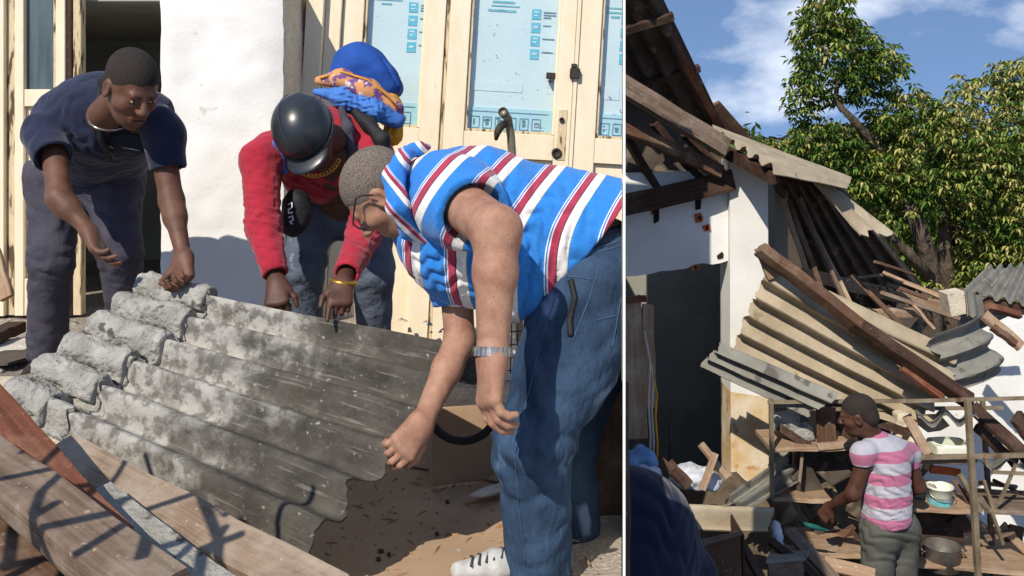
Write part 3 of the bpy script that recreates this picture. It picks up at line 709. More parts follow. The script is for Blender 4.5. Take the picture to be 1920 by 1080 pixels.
# curved rubber tyre end behind the sheet
cy = P(868, 765, 3.5); pts = [cy + Vector((.125*math.cos(a), .03*math.sin(a), .11*math.sin(a))) for a in [math.pi*1.02 + i*math.pi*.98/14 for i in range(15)]]
ty = tube('tyre_piece', pts, .016, M['rubber'], n=10); tl(ty, 'curved piece of black rubber tyre hanging behind the sheet corner', 'tyre')
# wire basket corner under the striped shirt
wb = empty('wire_basket', tuple(P(970, 640, 3.6)), 'rusty wire basket seen between the hanging arm and the jeans', 'basket')
for i in range(5): tube('wire', [P(948+12*i, 585, 3.6), P(945+12*i, 700, 3.62)], .0022, M['gold'] if i == 9 else M['iron'], wb, 5)
for i in range(5): tube('wire', [P(942, 600+24*i, 3.6), P(1002, 594+24*i, 3.62)], .0022, M['iron'], wb, 5)
# the bent pipe in front of the middle door
pp = empty('bent_pipe', tuple(P(962, 420, 4.6)), 'grey metal pipe with open end standing before the middle door', 'pipe')
tube('pipe', [P(975, 640, 4.66), P(968, 420, 4.62), P(958, 255, 4.6), P(952, 222, 4.58), P(943, 210, 4.53)], [.02, .02, .02, .021, .022], M['galv'], pp, 12)
lathe('open_end', P(943.5, 210.5, 4.532), P(941, 207, 4.50) - P(943, 210, 4.53), [(.0235, -.01), (.0235, .008), (.018, .008), (.017, -.002), (0, -.002)], M['iron'], pp, 14)
tube('clamp', [P(946, 232, 4.56), P(938, 238, 4.54), P(932, 250, 4.53), P(930, 262, 4.55)], [.018, .02, .016, .008], M['iron'], pp, 8)
# scraps on the pavement left
zp = -.985; r = random.Random(11)
SCR = [('roof_shard', 20, 520, 46, 'grey broken roof shard lying flat at the left edge of the pavement', 'fibre_grey'), ('roof_shard', 62, 505, 30, 'small pale shard behind the left man\'s knee', 'paper'),
       ('roof_shard', 30, 545, 60, 'pale flat shard nearest the left edge of the frame', 'paper'), ('roof_shard', 150, 505, 34, 'grey shard between the left man\'s legs', 'fibre_grey'),
       ('roof_shard', 175, 525, 40, 'pale shard on the pavement between the left man\'s shins', 'paper'), ('roof_shard', 290, 470, 26, 'small shard at the foot of the dark doorway', 'fibre_pale'),
       ('roof_shard', 150, 560, 44, 'dark flat shard behind the mortar end of the sheet', 'fibre_dark'), ('roof_shard', 12, 578, 46, 'dark shard in shadow below the pale scraps at left', 'fibre_dark'),
       ('roof_shard', 280, 505, 40, 'tan shard on the threshold left of the pillar', 'fibre')]
for nm_, x, y, w, lb, mm in SCR:
    y = max(y, 603 - 60); 
    yy = 592 + (y - 470) * .75
    n = r.randint(5, 7); c0 = G(x, yy, zp + .01); pts = []
    for i in range(n):
        a = 2*math.pi*i/n + r.uniform(-.3, .3); pts.append(c0 + Vector((math.cos(a)*w/420*r.uniform(.7, 1.2), math.sin(a)*w/420*1.3*r.uniform(.7, 1.2), r.uniform(0, .02))))
    tl(slab(nm_, pts, .01, M[mm]), lb, 'shard', 'shards on the pavement')
tl(plank('timber_offcut', G(150, 632, zp+.03), G(320, 606, zp+.03), .09, .04, M['wood_brown'], seed=8), 'brown offcut lying behind the left man\'s legs on the pavement', 'offcut')
tl(plank('timber_offcut', P(-12, 470, 4.9), P(12, 560, 4.8), .07, .03, M['wood_tan'], up=(0, -1, 0), seed=9), 'tan offcut leaning at the left edge against the door leaf', 'offcut')
tl(plank('timber_offcut', G(-30, 640, zp+.05), G(30, 612, zp+.06), .09, .05, M['wood_dark'], seed=10), 'dark offcut lying at the left edge of the pavement', 'offcut')
V, Fc = [], []
for i in range(420):                                     # crumbs of mortar and tile
    x = r.uniform(-3.2, .2); y = r.uniform(3.95, 5.15); s = r.uniform(.006, .022); z = RZ(-.998)
    if i > 300: x = r.uniform(-2.0, .2); y = r.uniform(2.2, 3.7); z = RZ(-1.33)
    b = len(V)
    for (dx, dy, dz) in ((-1, -1, 0), (1, -.8, 0), (.8, 1, 0), (-.9, .9, 0), (r.uniform(-.4, .4), r.uniform(-.4, .4), 1)): V.append((x+dx*s*r.uniform(.6, 1.3), y+dy*s*r.uniform(.6, 1.3), z+dz*s*.9))
    Fc += [(b, b+1, b+4), (b+1, b+2, b+4), (b+2, b+3, b+4), (b+3, b, b+4)]
tag(mk_obj('crumbs', V, Fc, M['mortar']), 'crumbs of mortar and tile scattered over the pavement', 'crumbs', kind='stuff')
# white board on edge between the two yards
y0, y1, hw = 1.9, 3.7, .0026
kk = (1170.2-960)/F; n_ = Vector((1, -kk, 0)).normalized(); a_, b_ = Vector((kk*y0, y0, 0)), Vector((kk*y1, y1, 0))
bd = prism('partition_board', [a_-n_*hw, a_+n_*hw, b_+n_*hw, b_-n_*hw], RZ(-1.34), RZ(.36), M['board'])
tag(bd, 'thin white board standing on edge between the street and the yard', 'board')

gr = empty('shadow_bars', tuple(P(120, 950, 2.2) - LDIR*1.3 - Vector((0, 0, 1.2))), 'unseen bars added outside the left edge to throw shadow lines on the timbers', 'shadow bars')  # unseen bars, added and bent only for the shadows they cast
def gbar(pts, rad=.011, t=1.25): tube('bar', [P(x, y, d) - LDIR*t for x, y, d in pts], rad, M['iron'], gr, 7)
gbar([(-40, 1000, 2.3), (60, 945, 2.35), (180, 905, 2.4), (330, 890, 2.5)]); gbar([(-30, 1080, 2.1), (90, 1040, 2.15), (220, 995, 2.2), (390, 955, 2.3)], .013); gbar([(30, 900, 2.45), (42, 990, 2.3), (60, 1090, 2.15)], .012)
gbar([(180, 900, 2.4), (140, 960, 2.3), (120, 1085, 2.1)]); gbar([(90, 880, 2.45), (160, 840, 2.6), (215, 810, 2.75)], .009); gbar([(330, 890, 2.5), (350, 970, 2.3), (330, 1085, 2.1)], .014); gbar([(210, 1080, 2.1), (290, 1000, 2.2), (370, 950, 2.35)], .012)
gbar([(465, 1000, 2.55), (485, 955, 2.6), (530, 915, 2.66), (560, 888, 2.7)], .009, 1.3); gbar([(330, 890, 2.5), (465, 1000, 2.55)], .004, 1.27)
tube('bar', [P(120, 950, 2.2) - LDIR*1.25, P(120, 950, 2.2) - LDIR*1.25 - Vector((0, 0, 1.3))], .012, M['iron'], gr, 7)

tl(plank('shade_board', P(1128, 715, 3.50), P(1128, 1090, 3.30), .20, .012, M['wood_brown'], up=(.02, -1, .1), seed=400), 'brown board added behind the jeans, standing in for the shadowed door base', 'board')  # brown board added where the man's shadow darkens the door base
V, Fc = [], []; r = random.Random(77)
for i in range(380):                                     # grit and splinters trodden into the carton
    x = r.uniform(-.95, .30); y = r.uniform(2.55, 3.7); s = r.uniform(.002, .008)*(2.2 if i % 19 == 0 else 1); z = RZ(zc + .001); b = len(V); a = r.uniform(0, 6.28); ln = s*r.choice((1, 1, 1, 4)); ca, sa = math.cos(a), math.sin(a)
    for (dx, dy, dz) in ((-1, -.5, 0), (1, -.5, 0), (1, .5, 0), (-1, .5, 0), (0, 0, 1)): V.append((x + ca*dx*ln - sa*dy*s, y + sa*dx*ln + ca*dy*s, z + dz*s*.8))
    Fc += [(b, b+1, b+4), (b+1, b+2, b+4), (b+2, b+3, b+4), (b+3, b, b+4)]
tag(mk_obj('grit', V, Fc, M['card_edge']), 'brown grit and splinters scattered over the flattened carton', 'grit', kind='stuff')
# ------------------------------------------------------------------ people
def ortho(f, u):
    f = Vector(f).normalized(); u = Vector(u); u = (u - f*u.dot(f)).normalized(); return f, u, f.cross(u).normalized()   # fwd, up, right
def head_sd(c, f, u, neck, sc=1.0, nr=.056):
    f, u, r = ortho(f, u); c = Vector(c); R3 = np.array([r, f, u]); L_ = lambda a, b, d: c + (r*a + f*b + u*d)*sc
    s = Sd()
    def E(a, b, d, rr, k=.02, op='u'): s.ell(L_(a, b, d), [q*sc for q in rr], R3, k*sc, op)
    def K(a, b, r1, r2, k=.012, op='u'): s.cone(L_(*a), L_(*b), r1*sc, r2*sc, k*sc, op)
    E(0, -.012, .035, (.076, .098, .085)); E(0, .028, -.03, (.064, .072, .085), .03); E(0, .044, -.084, (.044, .046, .032), .03)
    K((0, .07, -.102), (0, .072, -.098), .017, .017, .02)
    K((-.034, .084, .024), (.034, .084, .024), .012, .012, .016)
    for q in (-1, 1):
        K((q*.042, .066, -.02), (q*.05, .05, -.03), .02, .018, .022)
        E(q*.031, .1, .006, (.019, .016, .012), .01, 's')
        E(q*.031, .083, .007, (.014, .012, .011), .004)
        E(q*.078, -.004, -.008, (.010, .022, .033), .008); E(q*.086, .0, -.006, (.006, .012, .02), .006, 's')
        E(q*.012, .108, -.026, (.009, .011, .008), .008)
    K((0, .094, .016), (0, .119, -.02), .008, .013, .012)
    K((-.02, .092, -.058), (.02, .092, -.058), .008, .008, .008); K((-.016, .091, -.071), (.016, .091, -.071), .009, .009, .006)
    s.cone(L_(0, -.02, -.05), neck, nr*sc*.98, nr*sc*1.06, .03)
    return s, L_, R3
def add_head(par, c, f, u, neck, skin_name, hair, sc=1.0, hair_cut=0.0, nr=.056, eyes=True):
    s, L_, R3 = head_sd(c, f, u, neck, sc, nr)
    h = Sd(); h.ell(L_(0, -.014, .037), [q*sc for q in (.0782, .1002, .0872)], R3)
    h.ell(L_(0, -.06, -.02), [q*sc for q in (.066, .052, .06)], R3, .02)
    fo, uo, ro = ortho(f, u)
    h.ell(L_(0, .118, -.030), [q*sc for q in (.058, .068, .104)], R3, .006, 's'); h.ell(L_(-.045, .085, .028), [q*sc for q in (.03, .035, .03)], R3, .006, 's'); h.ell(L_(.045, .085, .028), [q*sc for q in (.03, .035, .03)], R3, .006, 's')
    h.plane(L_(0, 0, hair_cut - .012), (fo*.604 - uo*.797), .006); h.disp(wrinkle(.0009, 240, 3))
    def parts():
        if hair: sd_obj('hair', h, .004, M[hair], par)
        if eyes:
            for q in (-1, 1):
                e = Sd(); e.ell(L_(q*.031, .0845, .006), [k*sc for k in (.0125, .012, .0065)], R3); eo = sd_obj('eye', e, .0022, M['eye_white'], par)
                e = Sd(); e.ell(L_(q*.031, .0915, .0065), [k*sc for k in (.006, .0062, .006)], R3); sd_obj('iris', e, .0016, M['eye_dark'], eo)
                b = Sd(); b.cone(L_(q*.016, .0965, .0255), L_(q*.046, .083, .028), .0045*sc, .003*sc); b.disp(wrinkle(.001, 300, 2)); sd_obj('eyebrow', b, .0022, M[hair or 'hair'], par)
        m = Sd(); m.cone(L_(-.017, .1, -.0645), L_(.017, .1, -.0645), .0028*sc, .0028*sc); sd_obj('mouth_line', m, .002, M['eye_dark'], par)
    return s, L_, R3, parts
def hand_sd(w, D, Nn, thumb=1, curls=(35, 40, 30), sc=1.0, spread=.0, thumb_in=.3, arm=None, ra=.026, point=False):
    """w wrist, D towards the knuckles, Nn palm normal; thumb = side of the thumb"""
    w = Vector(w); D = Vector(D).normalized(); Nn = Vector(Nn); Nn = (Nn - D*Nn.dot(D)).normalized(); T = D.cross(Nn).normalized()*thumb
    s = Sd()
    if arm is not None: s.cone(Vector(arm).lerp(w, .55), w, ra*1.25, ra, .02)
    s.cone(w, w + D*.02*sc, ra, .024*sc, .02)
    offs = (.030, .010, -.010, -.028); lens = (.070, .078, .072, .056)
    for o, ln, i in zip(offs, lens, range(4)):
        b0 = w + D*(.088 - abs(o-.006)*.25)*sc + T*o*sc
        s.cone(w + T*o*.55*sc + D*.01*sc, b0, .016*sc, .0125*sc, .02*sc)
        p = b0; ang = 0; d = D + T*(o*spread)
        cv = curls if not (point and i == 0) else (8, 10, 8)
        for q, fr in enumerate((.46, .30, .24)):
            ang += math.radians(cv[q] + i*3); d = (D*math.cos(ang) + Nn*math.sin(ang) + T*o*spread).normalized()
            p2 = p + d*ln*fr*sc; rr = (.0092, .0084, .0075, .0064)
            s.cone(p, p2, rr[q]*sc, rr[q+1]*sc, .0035 if q == 0 else .003); p = p2
    b = w + D*.025*sc + T*.026*sc; d1 = (D*.75 + T*.55 + Nn*thumb_in).normalized(); d2 = (D*.9 + T*.1 + Nn*(thumb_in+.25)).normalized()
    s.cone(w + D*.01*sc + T*.012*sc, b + d1*.02*sc, .018*sc, .015*sc, .014); s.cone(b + d1*.02*sc, b + d1*.05*sc, .0135*sc, .0105*sc, .006); s.cone(b + d1*.05*sc, b + d1*.05*sc + d2*.028*sc, .0105*sc, .008*sc, .004)
    return s
def sleeve(pts, rads, end_hollow=.010, wr=(.004, 40, 1), k=.03):
    s = Sd()
    for i in range(len(pts)-1): s.cone(pts[i], pts[i+1], rads[i], rads[i+1], k)
    ax = (Vector(pts[-1]) - Vector(pts[-2])).normalized()
    s.disp(wrinkle(*wr)); s.plane(Vector(pts[-1]) - ax*.002, ax, .004)
    if end_hollow: s.cone(Vector(pts[-1]) - ax*.012, Vector(pts[-1]) + ax*.05, max(rads[-1]-end_hollow, .01), rads[-1]-end_hollow, .003, 's')
    return s
def shoe(name, heel, toe, m, par, sole=None, laces=None):
    heel, toe = Vector(heel), Vector(toe); d = (toe-heel).normalized(); s = Sd()
    s.cone(heel + Vector((0, 0, .04)), heel.lerp(toe, .45) + Vector((0, 0, .042)), .040, .040, .03); s.cone(heel.lerp(toe, .45) + Vector((0, 0, .036)), toe - d*.03 + Vector((0, 0, .022)), .040, .026, .03)
    s.cone(heel + Vector((0, 0, .06)), heel + Vector((0, 0, .10)) + d*.01, .045, .043, .02); s.plane(heel + Vector((0, 0, .002)), (0, 0, -1)); s.disp(wrinkle(.002, 70, 4))
    o = sd_obj(name, s, .006, m, par)
    if sole:
        s = Sd(); s.cone(heel, heel.lerp(toe, .5), .046, .05, .02); s.cone(heel.lerp(toe, .5), toe - d*.035, .05, .042, .02)
        s.plane(heel + Vector((0, 0, .018)), (0, 0, 1)); s.plane(heel + Vector((0, 0, -.012)), (0, 0, -1)); sd_obj('sole', s, .006, sole, o)
    if laces:
        sdv = d.cross(Vector((0, 0, 1)))
        for i in range(5):
            c = heel.lerp(toe, .36 + .09*i) + Vector((0, 0, .088 - .006*i)); tube('lace', [c + sdv*.036 - Vector((0, 0, .014)), c, c - sdv*.036 - Vector((0, 0, .014)) + d*.014], .0035, laces, o, 5)
    return o
def lim(s, pts, rads, k=.03):
    for i in range(len(pts)-1): s.cone(pts[i], pts[i+1], rads[i], rads[i+1], k)

# ---- man in navy polo, bending at the left
pr = empty('person', tuple(P(150, 690, 4.1)), 'man in navy polo shirt and grey trousers bending down at the left', 'person', 'men lifting the roof sheet')
hc = P(246, 163, 3.45); nk = P(196, 218, 3.66)
hs, HL, HR, hparts = add_head(pr, hc, (.60, -.52, -.60), (.36, -.36, .86), nk, 'skin_dark', 'hair', 1.10)
shR, elR, wrR = P(98, 240, 3.72), P(112, 372, 3.50), P(166, 432, 3.46)
shL, elL, wrL = P(298, 235, 3.68), P(322, 378, 3.62), P(344, 480, 3.50)
pel, che = P(158, 325, 4.12), P(190, 222, 3.80)
b = Sd(); lim(b, [shR, elR, wrR], [.052, .043, .027]); lim(b, [shL, elL, wrL], [.052, .043, .027]); b.cone(pel, che, .11, .10, .05); b.cone(shR + Vector((0, .05, -.02)), shL + Vector((0, .05, -.02)), .045, .045, .03)
b.cone(elR.lerp(wrR, .25), elR.lerp(wrR, .3), .044, .044, .02); b.cone(elL.lerp(wrL, .25), elL.lerp(wrL, .3), .044, .044, .02)
h1 = hand_sd(wrR, P(182, 468, 3.42)-wrR, (.75, -.2, -.2), -1, (14, 22, 18), 1.2, .6, .1, elR); h2 = hand_sd(wrL, P(344, 528, 3.44)-wrL, (-.35, .2, .0) if False else (-.2, -.9, -.2), 1, (30, 55, 40), 1.18, .3, .4, elL)
lg = [(P(106, 335, 4.12), P(96, 486, 4.0), P(86, 668, 4.14)), (P(212, 335, 4.1), P(224, 470, 3.98), P(240, 610, 4.14))]
for q in lg: lim(b, q, [.07, .05, .035])
sd_obj('body', b, .007, M['skin_dark'], pr, extra=((hs, .0036), (h1, .0032), (h2, .0032)))
hparts()
sh = Sd(); sh.cone(P(168, 300, 4.08), P(180, 225, 3.82), .155, .175, .08); sh.cone(P(108, 215, 3.80), P(285, 212, 3.76), .085, .085, .08)
sh.cone(P(118, 300, 4.06), P(115, 235, 3.85), .10, .10, .07); sh.cone(P(238, 300, 4.06), P(262, 235, 3.82), .09, .09, .07); sh.cone(P(150, 185, 3.92), P(190, 180, 3.86), .085, .08, .08); sh.cone(P(130, 335, 4.12), P(200, 330, 4.1), .11, .11, .06)
sh.disp(wrinkle(.006, 22, 5)); sh.disp(fold(P(170, 250, 3.6), (.3, 0, 1), .08, .007, .22, 1)); sh.disp(fold(P(110, 250, 3.7), (1, 0, .5), .06, .006, .15, 2)); sh.disp(fold(P(270, 270, 3.65), (1, 0, -.6), .065, .006, .16, 3)); sh.disp(wrinkle(.0022, 70, 6))
sh.plane(P(160, 352, 4.12), (.05, .35, -.93), .01)
sh.ell(nk + Vector((.05, -.07, .01)), (.058, .06, .055), None, .01, 's')
sl1 = sleeve([shR, P(84, 250, 3.68), P(100, 296, 3.58)], [.080, .078, .072], .012, (.006, 34, 2)); sl2 = sleeve([shL, P(308, 255, 3.66), P(316, 318, 3.64)], [.076, .074, .068], .012, (.006, 34, 3))
sh.add(sl1, .03); sh.add(sl2, .03)
sd_obj('polo_shirt', sh, .0075, M['navy'], pr)
co = Sd(); fo, uo, ro = ortho((.50, -.62, -.55), (.30, -.30, .9))
tr = Sd()
for q in lg: lim(tr, [q[0], q[1], q[2] + Vector((0, 0, -.02))], [.118, .086, .078], .04)
tr.cone(lg[0][0], lg[1][0], .125, .12, .06); tr.disp(wrinkle(.005, 22, 8)); tr.disp(wrinkle(.002, 60, 9))
for q in lg: tr.disp(fold(q[0].lerp(q[1], .3), (.35, 0, 1), .09, .006, .17, 4)); tr.disp(fold(q[1], (-.3, 0, 1), .075, .007, .13, 5)); tr.disp(fold(q[2] + Vector((0, 0, .08)), (.2, 0, 1), .06, .005, .11, 6)); tr.plane(P(158, 300, 4.1), (0, 0, 1)); tr.plane(P(86, 672, 4.14), (0, 0, -1))
sd_obj('trousers', tr, .008, M['slate'], pr)
for q, tx in ((0, 66), (1, 250)): shoe('shoe', lg[q][2] + Vector((0, .05, -.095)), lg[q][2] + Vector((-.03 if q == 0 else .04, -.21, -.095)), M['shoe_dark'], pr)
tube('strap', [P(190, 150, 3.66), P(184, 205, 3.60), P(190, 262, 3.63), P(210, 300, 3.74)], .014, M['black'], pr, 8)
tube('neck_chain', [nk + (ro*math.cos(a)*.08 + Vector((.28, -.85, -.42)).normalized()*math.sin(a)*.105 + Vector((.45, -.5, -.1))*.10) for a in [i*math.pi/10 for i in range(11)]], .0035, M['steel'], pr, 6)
s = Sd(); s.rbox(P(245, 268, 3.72), (.075, .03, .04), .012); s.disp(wrinkle(.004, 50, 2)); cbg = sd_obj('crossbody_bag', s, .006, M['black'], None); tag(cbg, 'small black crossbody bag at the chest of the navy polo man', 'bag')
tube('zip', [P(228, 276, 3.685), P(262, 282, 3.685)], .003, M['steel'], cbg, 5)

# ---- man in red with a black helmet
pr = empty('person', tuple(P(640, 690, 4.15)), 'man in red sweater and black helmet leaning over the roof sheet', 'person', 'men lifting the roof sheet')
hc = P(577, 252, 3.62); nk = P(622, 262, 3.78); hf, hu = (.12, -.62, -.78), (-.35, -.62, .70)
hs, HL, HR, hparts = add_head(pr, hc, hf, hu, nk, 'skin_deep', None, 1.06, eyes=False)
shR, elR, wrR = P(512, 285, 3.76), P(494, 425, 3.58), P(519, 528, 3.45)
shL, elL, wrL = P(700, 290, 3.86), P(682, 440, 3.62), P(643, 530, 3.33)
b = Sd(); lim(b, [shR, elR, wrR], [.05, .042, .028]); lim(b, [shL, elL, wrL], [.05, .042, .028]); b.cone(P(650, 385, 4.15), P(620, 290, 3.9), .12, .12, .05); b.cone(shR, shL, .055, .055, .05)
lg = [(P(590, 390, 4.14), P(568, 500, 4.02), P(572, 660, 4.15)), (P(690, 400, 4.16), P(700, 510, 4.06), P(702, 660, 4.18))]
for q in lg: lim(b, q, [.065, .05, .035])
h1 = hand_sd(wrR, P(519, 566, 3.39)-wrR, (.1, -.55, -.6) if False else (.05, .75, -.4), 1, (55, 75, 50), 1.10, .0, .35, elR)
h2 = hand_sd(wrL, P(636, 576, 3.24)-wrL, (-.15, .8, -.2), -1, (50, 60, 45), 1.08, .0, .2, elL, point=True)
sd_obj('body', b, .007, M['skin_deep'], pr, extra=((hs, .0036), (h1, .0032), (h2, .0032)))
hparts()
sh = Sd(); sh.cone(P(640, 330, 4.1), P(625, 275, 3.95), .16, .165, .08); sh.cone(P(530, 285, 3.84), P(688, 285, 3.92), .085, .085, .07); sh.cone(P(575, 330, 3.95), P(650, 330, 4.0), .10, .10, .06)
sh.disp(wrinkle(.006, 22, 15)); sh.disp(fold(P(600, 320, 3.8), (.2, 0, 1), .05, .008, .2, 7)); sh.disp(wrinkle(.0025, 60, 16)); sh.plane(P(640, 385, 4.1), (0, .3, -.95)); sh.ell(nk + Vector((-.04, -.09, -.01)), (.07, .08, .06), None, .01, 's')
sl1 = sleeve([shR, P(488, 300, 3.70), elR, P(517, 516, 3.455)], [.085, .075, .062, .047], .012, (.003, 55, 2)); sl1.p.insert(-2, (fold(elR, (.1, 0, 1), .032, .006, .20, 8), 0, 'd')); sl2 = sleeve([shL, P(705, 320, 3.82), elL, P(650, 514, 3.355)], [.085, .075, .062, .047], .012, (.003, 55, 3)); sl2.p.insert(-2, (fold(elL, (-.2, 0, 1), .032, .006, .20, 9), 0, 'd'))
sh.add(sl1, .03); sh.add(sl2, .03); sd_obj('sweater', sh, .0075, M['red'], pr)
tr = Sd()
for q in lg: lim(tr, q, [.105, .085, .072], .04)
tr.cone(lg[0][0], lg[1][0], .12, .12, .06); tr.disp(wrinkle(.005, 26, 18))
for q in lg: tr.disp(fold(q[1], (.5, 0, 1), .085, .006, .15, 10))
tr.disp(wrinkle(.002, 60, 19)); tr.plane(P(640, 365, 4.1), (0, 0, 1))
sd_obj('jeans', tr, .008, M['dark_jeans'], pr)
for q in (0, 1): shoe('shoe', lg[q][2] + Vector((0, .05, -.06)), lg[q][2] + Vector((0, -.2, -.06)), M['shoe_dark'], pr)
f_, u_, r_ = ortho(hf, hu); R3 = np.array([r_, f_, u_]); hb = hc + u_*.045 - f_*.005
s = Sd(); s.ell(hb, (.112, .138, .118), R3); s.plane(hb - u_*.035, -u_, .01); s.ell(hb - u_*.03, (.100, .126, .10), R3, .006, 's')
hl = sd_obj('helmet', s, .0055, M['helmet'], pr)
s = Sd(); s.ell(hb + f_*.115 - u_*.045, (.085, .075, .016), R3); s.ell(hb + f_*.04 - u_*.05, (.09, .09, .05), R3, .004, 's'); sd_obj('visor', s, .005, M['helmet'], hl)
tube('rim', [hb - u_*.034 + r_*math.cos(a)*.111 + f_*math.sin(a)*.136 for a in [i*2*math.pi/36 for i in range(36)]], .005, M['helmet_trim'], hl, 6, True)
tube('seam', [hb + (f_*math.cos(a)*.1385 + u_*math.sin(a)*.1185) + r_*.03*math.sin(a) for a in [.1 + i*2.6/18 for i in range(19)]], .0016, M['helmet_trim'], hl, 5)
for i in range(17):
    a = math.pi*(.08 + .84*i/16); c_ = P(592, 292, 3.64) + Vector((-math.cos(a)*.088, -.03*math.sin(a), -math.sin(a)*.075)); tube('chain_link', [c_ + Vector((.009*math.cos(t_), .003, .007*math.sin(t_))) for t_ in [k*math.pi/3 for k in range(6)]], .0035, M['gold'], pr, 5, True)
tube('wristwatch', [wrL + (P(652, 516, 3.35)-wrL)*.1 + Vector((math.cos(a)*.037, math.sin(a)*.037, -.006*math.cos(a))) for a in [i*2*math.pi/20 for i in range(20)]], .011, M['gold'], pr, 8, True)
# backpack
bp = empty('backpack', tuple(P(680, 290, 4.05)), 'blue and mustard backpack with a printed band on the red-sweater man\'s back', 'backpack')
Rb = np.array(Matrix.Rotation(math.radians(-24), 3, 'Y').transposed())
wv = wrinkle(.006, 26, 30)
s = Sd(); s.ell(P(668, 118, 4.12), (.105, .12, .088), Rb, .04); s.rbox(P(676, 142, 4.14), (.125, .13, .06), .05, Rb, .05); s.rbox(P(718, 160, 4.14), (.075, .12, .07), .05, Rb, .05); s.disp(wrinkle(.004, 22, 30)); s.disp(fold(P(735, 135, 4.05), (.9, 0, .3), .07, .008, .10, 20)); sd_obj('main_compartment', s, .006, M['bag_blue'], bp)
Rp = np.array(Matrix.Rotation(math.radians(22), 3, 'Y').transposed())
s = Sd(); s.cone(P(598, 152, 4.0), P(640, 148, 3.97), .018, .038, .03); s.cone(P(640, 148, 3.97), P(690, 170, 3.95), .038, .046, .03); s.cone(P(690, 170, 3.95), P(742, 205, 3.97), .046, .034, .03); s.disp(wrinkle(.004, 40, 31)); sd_obj('printed_band', s, .006, M['bag_print'], bp)
s = Sd(); s.cone(P(592, 172, 3.93), P(640, 182, 3.90), .014, .034, .03); s.cone(P(640, 182, 3.90), P(700, 208, 3.90), .034, .040, .03); s.cone(P(700, 205, 3.92), P(742, 225, 3.96), .040, .036, .03); s.disp(wrinkle(.004, 36, 32)); s.disp(fold(P(670, 195, 3.87), (.5, 0, 1), .03, .007, .13, 21)); sd_obj('front_pocket', s, .0055, M['bag_sky'], bp)
s = Sd(); s.cone(P(742, 205, 4.06), P(736, 255, 4.02), .034, .042, .03); s.ell(P(728, 192, 4.06), (.05, .07, .045), None, .03); s.disp(fold(P(738, 235, 3.98), (1, 0, .2), .03, .006, .1, 22)); sd_obj('side_pocket', s, .0055, M['bag_yellow'], bp)
tube('piping', [P(600, 147, 3.965), P(640, 134, 3.935), P(690, 150, 3.91), P(722, 175, 3.92), P(748, 204, 3.93)], .0045, M['bag_yellow'], bp, 6)
s = Sd(); lim(s, [P(668, 212, 3.86), P(690, 232, 3.84), P(716, 262, 3.80), P(722, 285, 3.80)], [.020, .026, .028, .02]); s.disp(wrinkle(.003, 50, 35)); sd_obj('shoulder_strap', s, .005, M['black'], bp)
s = Sd(); lim(s, [P(640, 205, 3.83), P(652, 240, 3.79), P(660, 290, 3.77)], [.014, .020, .018]); sd_obj('shoulder_strap', s, .005, M['slate'], bp)
s = Sd(); lim(s, [P(556, 240, 3.78), P(522, 268, 3.68), P(534, 322, 3.72)], [.012, .016, .012]); sd_obj('shoulder_strap', s, .005, M['bag_sky'], bp)
# black glove-like bag hanging at his waist
wbg = empty('waist_bag', tuple(P(556, 440, 3.74)), 'small black bag with white lettering hanging below the red sweater', 'bag')
s = Sd(); s.ell(P(557, 392, 3.76), (.062, .05, .078), None, .03); s.ell(P(548, 420, 3.76), (.05, .045, .05), None, .03); s.disp(wrinkle(.008, 45, 40)); sd_obj('pouch', s, .006, M['black'], wbg)
for i, pts in enumerate(([(540, 384), (547, 380), (548, 388), (541, 393), (541, 400), (549, 398)], [(541, 408), (548, 405), (550, 412), (543, 416), (549, 420)])):
    tube('lettering', [P(x, y, 3.701 - .006*(i == 0)) for x, y in pts], .0035, M['ink_white'], wbg, 5)

# ---- man in the striped shirt
pr = empty('person', tuple(P(1000, 1090, 2.8)), 'man in blue, white and red striped shirt and jeans gripping the sheet corner', 'person', 'men lifting the roof sheet')
hc = P(716, 360, 2.95); nk = P(800, 385, 2.98); hf, hu = (-.50, .12, -.86), (-.85, -.08, .50)
hs, HL, HR, hparts = add_head(pr, hc, hf, hu, nk, 'skin_tan', 'hair_grey', 1.13, nr=.062)
shN, elN, wrN = P(850, 372, 2.84), P(931, 432, 2.58), P(924, 664, 2.50)
shF, elF, wrF = P(850, 450, 3.12), P(862, 640, 3.04), P(792, 792, 2.875)
b = Sd(); lim(b, [shN, elN], [.072, .066], .03); b.cone(elN, elN.lerp(wrN, .35), .064, .056, .03); b.cone(elN.lerp(wrN, .35), wrN, .056, .040, .03)
lim(b, [shF, elF], [.058, .048]); b.cone(elF, elF.lerp(wrF, .35), .048, .046, .02); b.cone(elF.lerp(wrF, .35), wrF, .046, .032, .02)
b.cone(P(1110, 480, 3.08), P(850, 400, 3.05), .14, .14, .05)
h1 = hand_sd(wrN, P(918, 735, 2.47)-wrN, (.85, .35, -.15), -1, (22, 32, 24), 1.42, .3, .25, elN, .040)
h2 = hand_sd(wrF, P(752, 842, 2.80)-wrF, (-.72, .1, -.55), 1, (38, 48, 34), 1.22, .25, .5, elF, .032)
cutp = (KL - .0008, True)
sd_obj('body', b, .007, M['skin_tan'], pr, extra=((hs, .0036), (h1, .0032), (h2, .0032)), cut=cutp)
hparts()
to = Sd(); to.cone(P(872, 412, 3.05), P(1130, 462, 3.10), .225, .225, .08); to.cone(P(800, 372, 3.02), P(880, 395, 3.04), .115, .20, .08); to.cone(P(862, 470, 3.05), P(960, 500, 3.05), .155, .16, .08); to.cone(P(985, 540, 3.0), P(1000, 470, 3.0), .10, .12, .06)
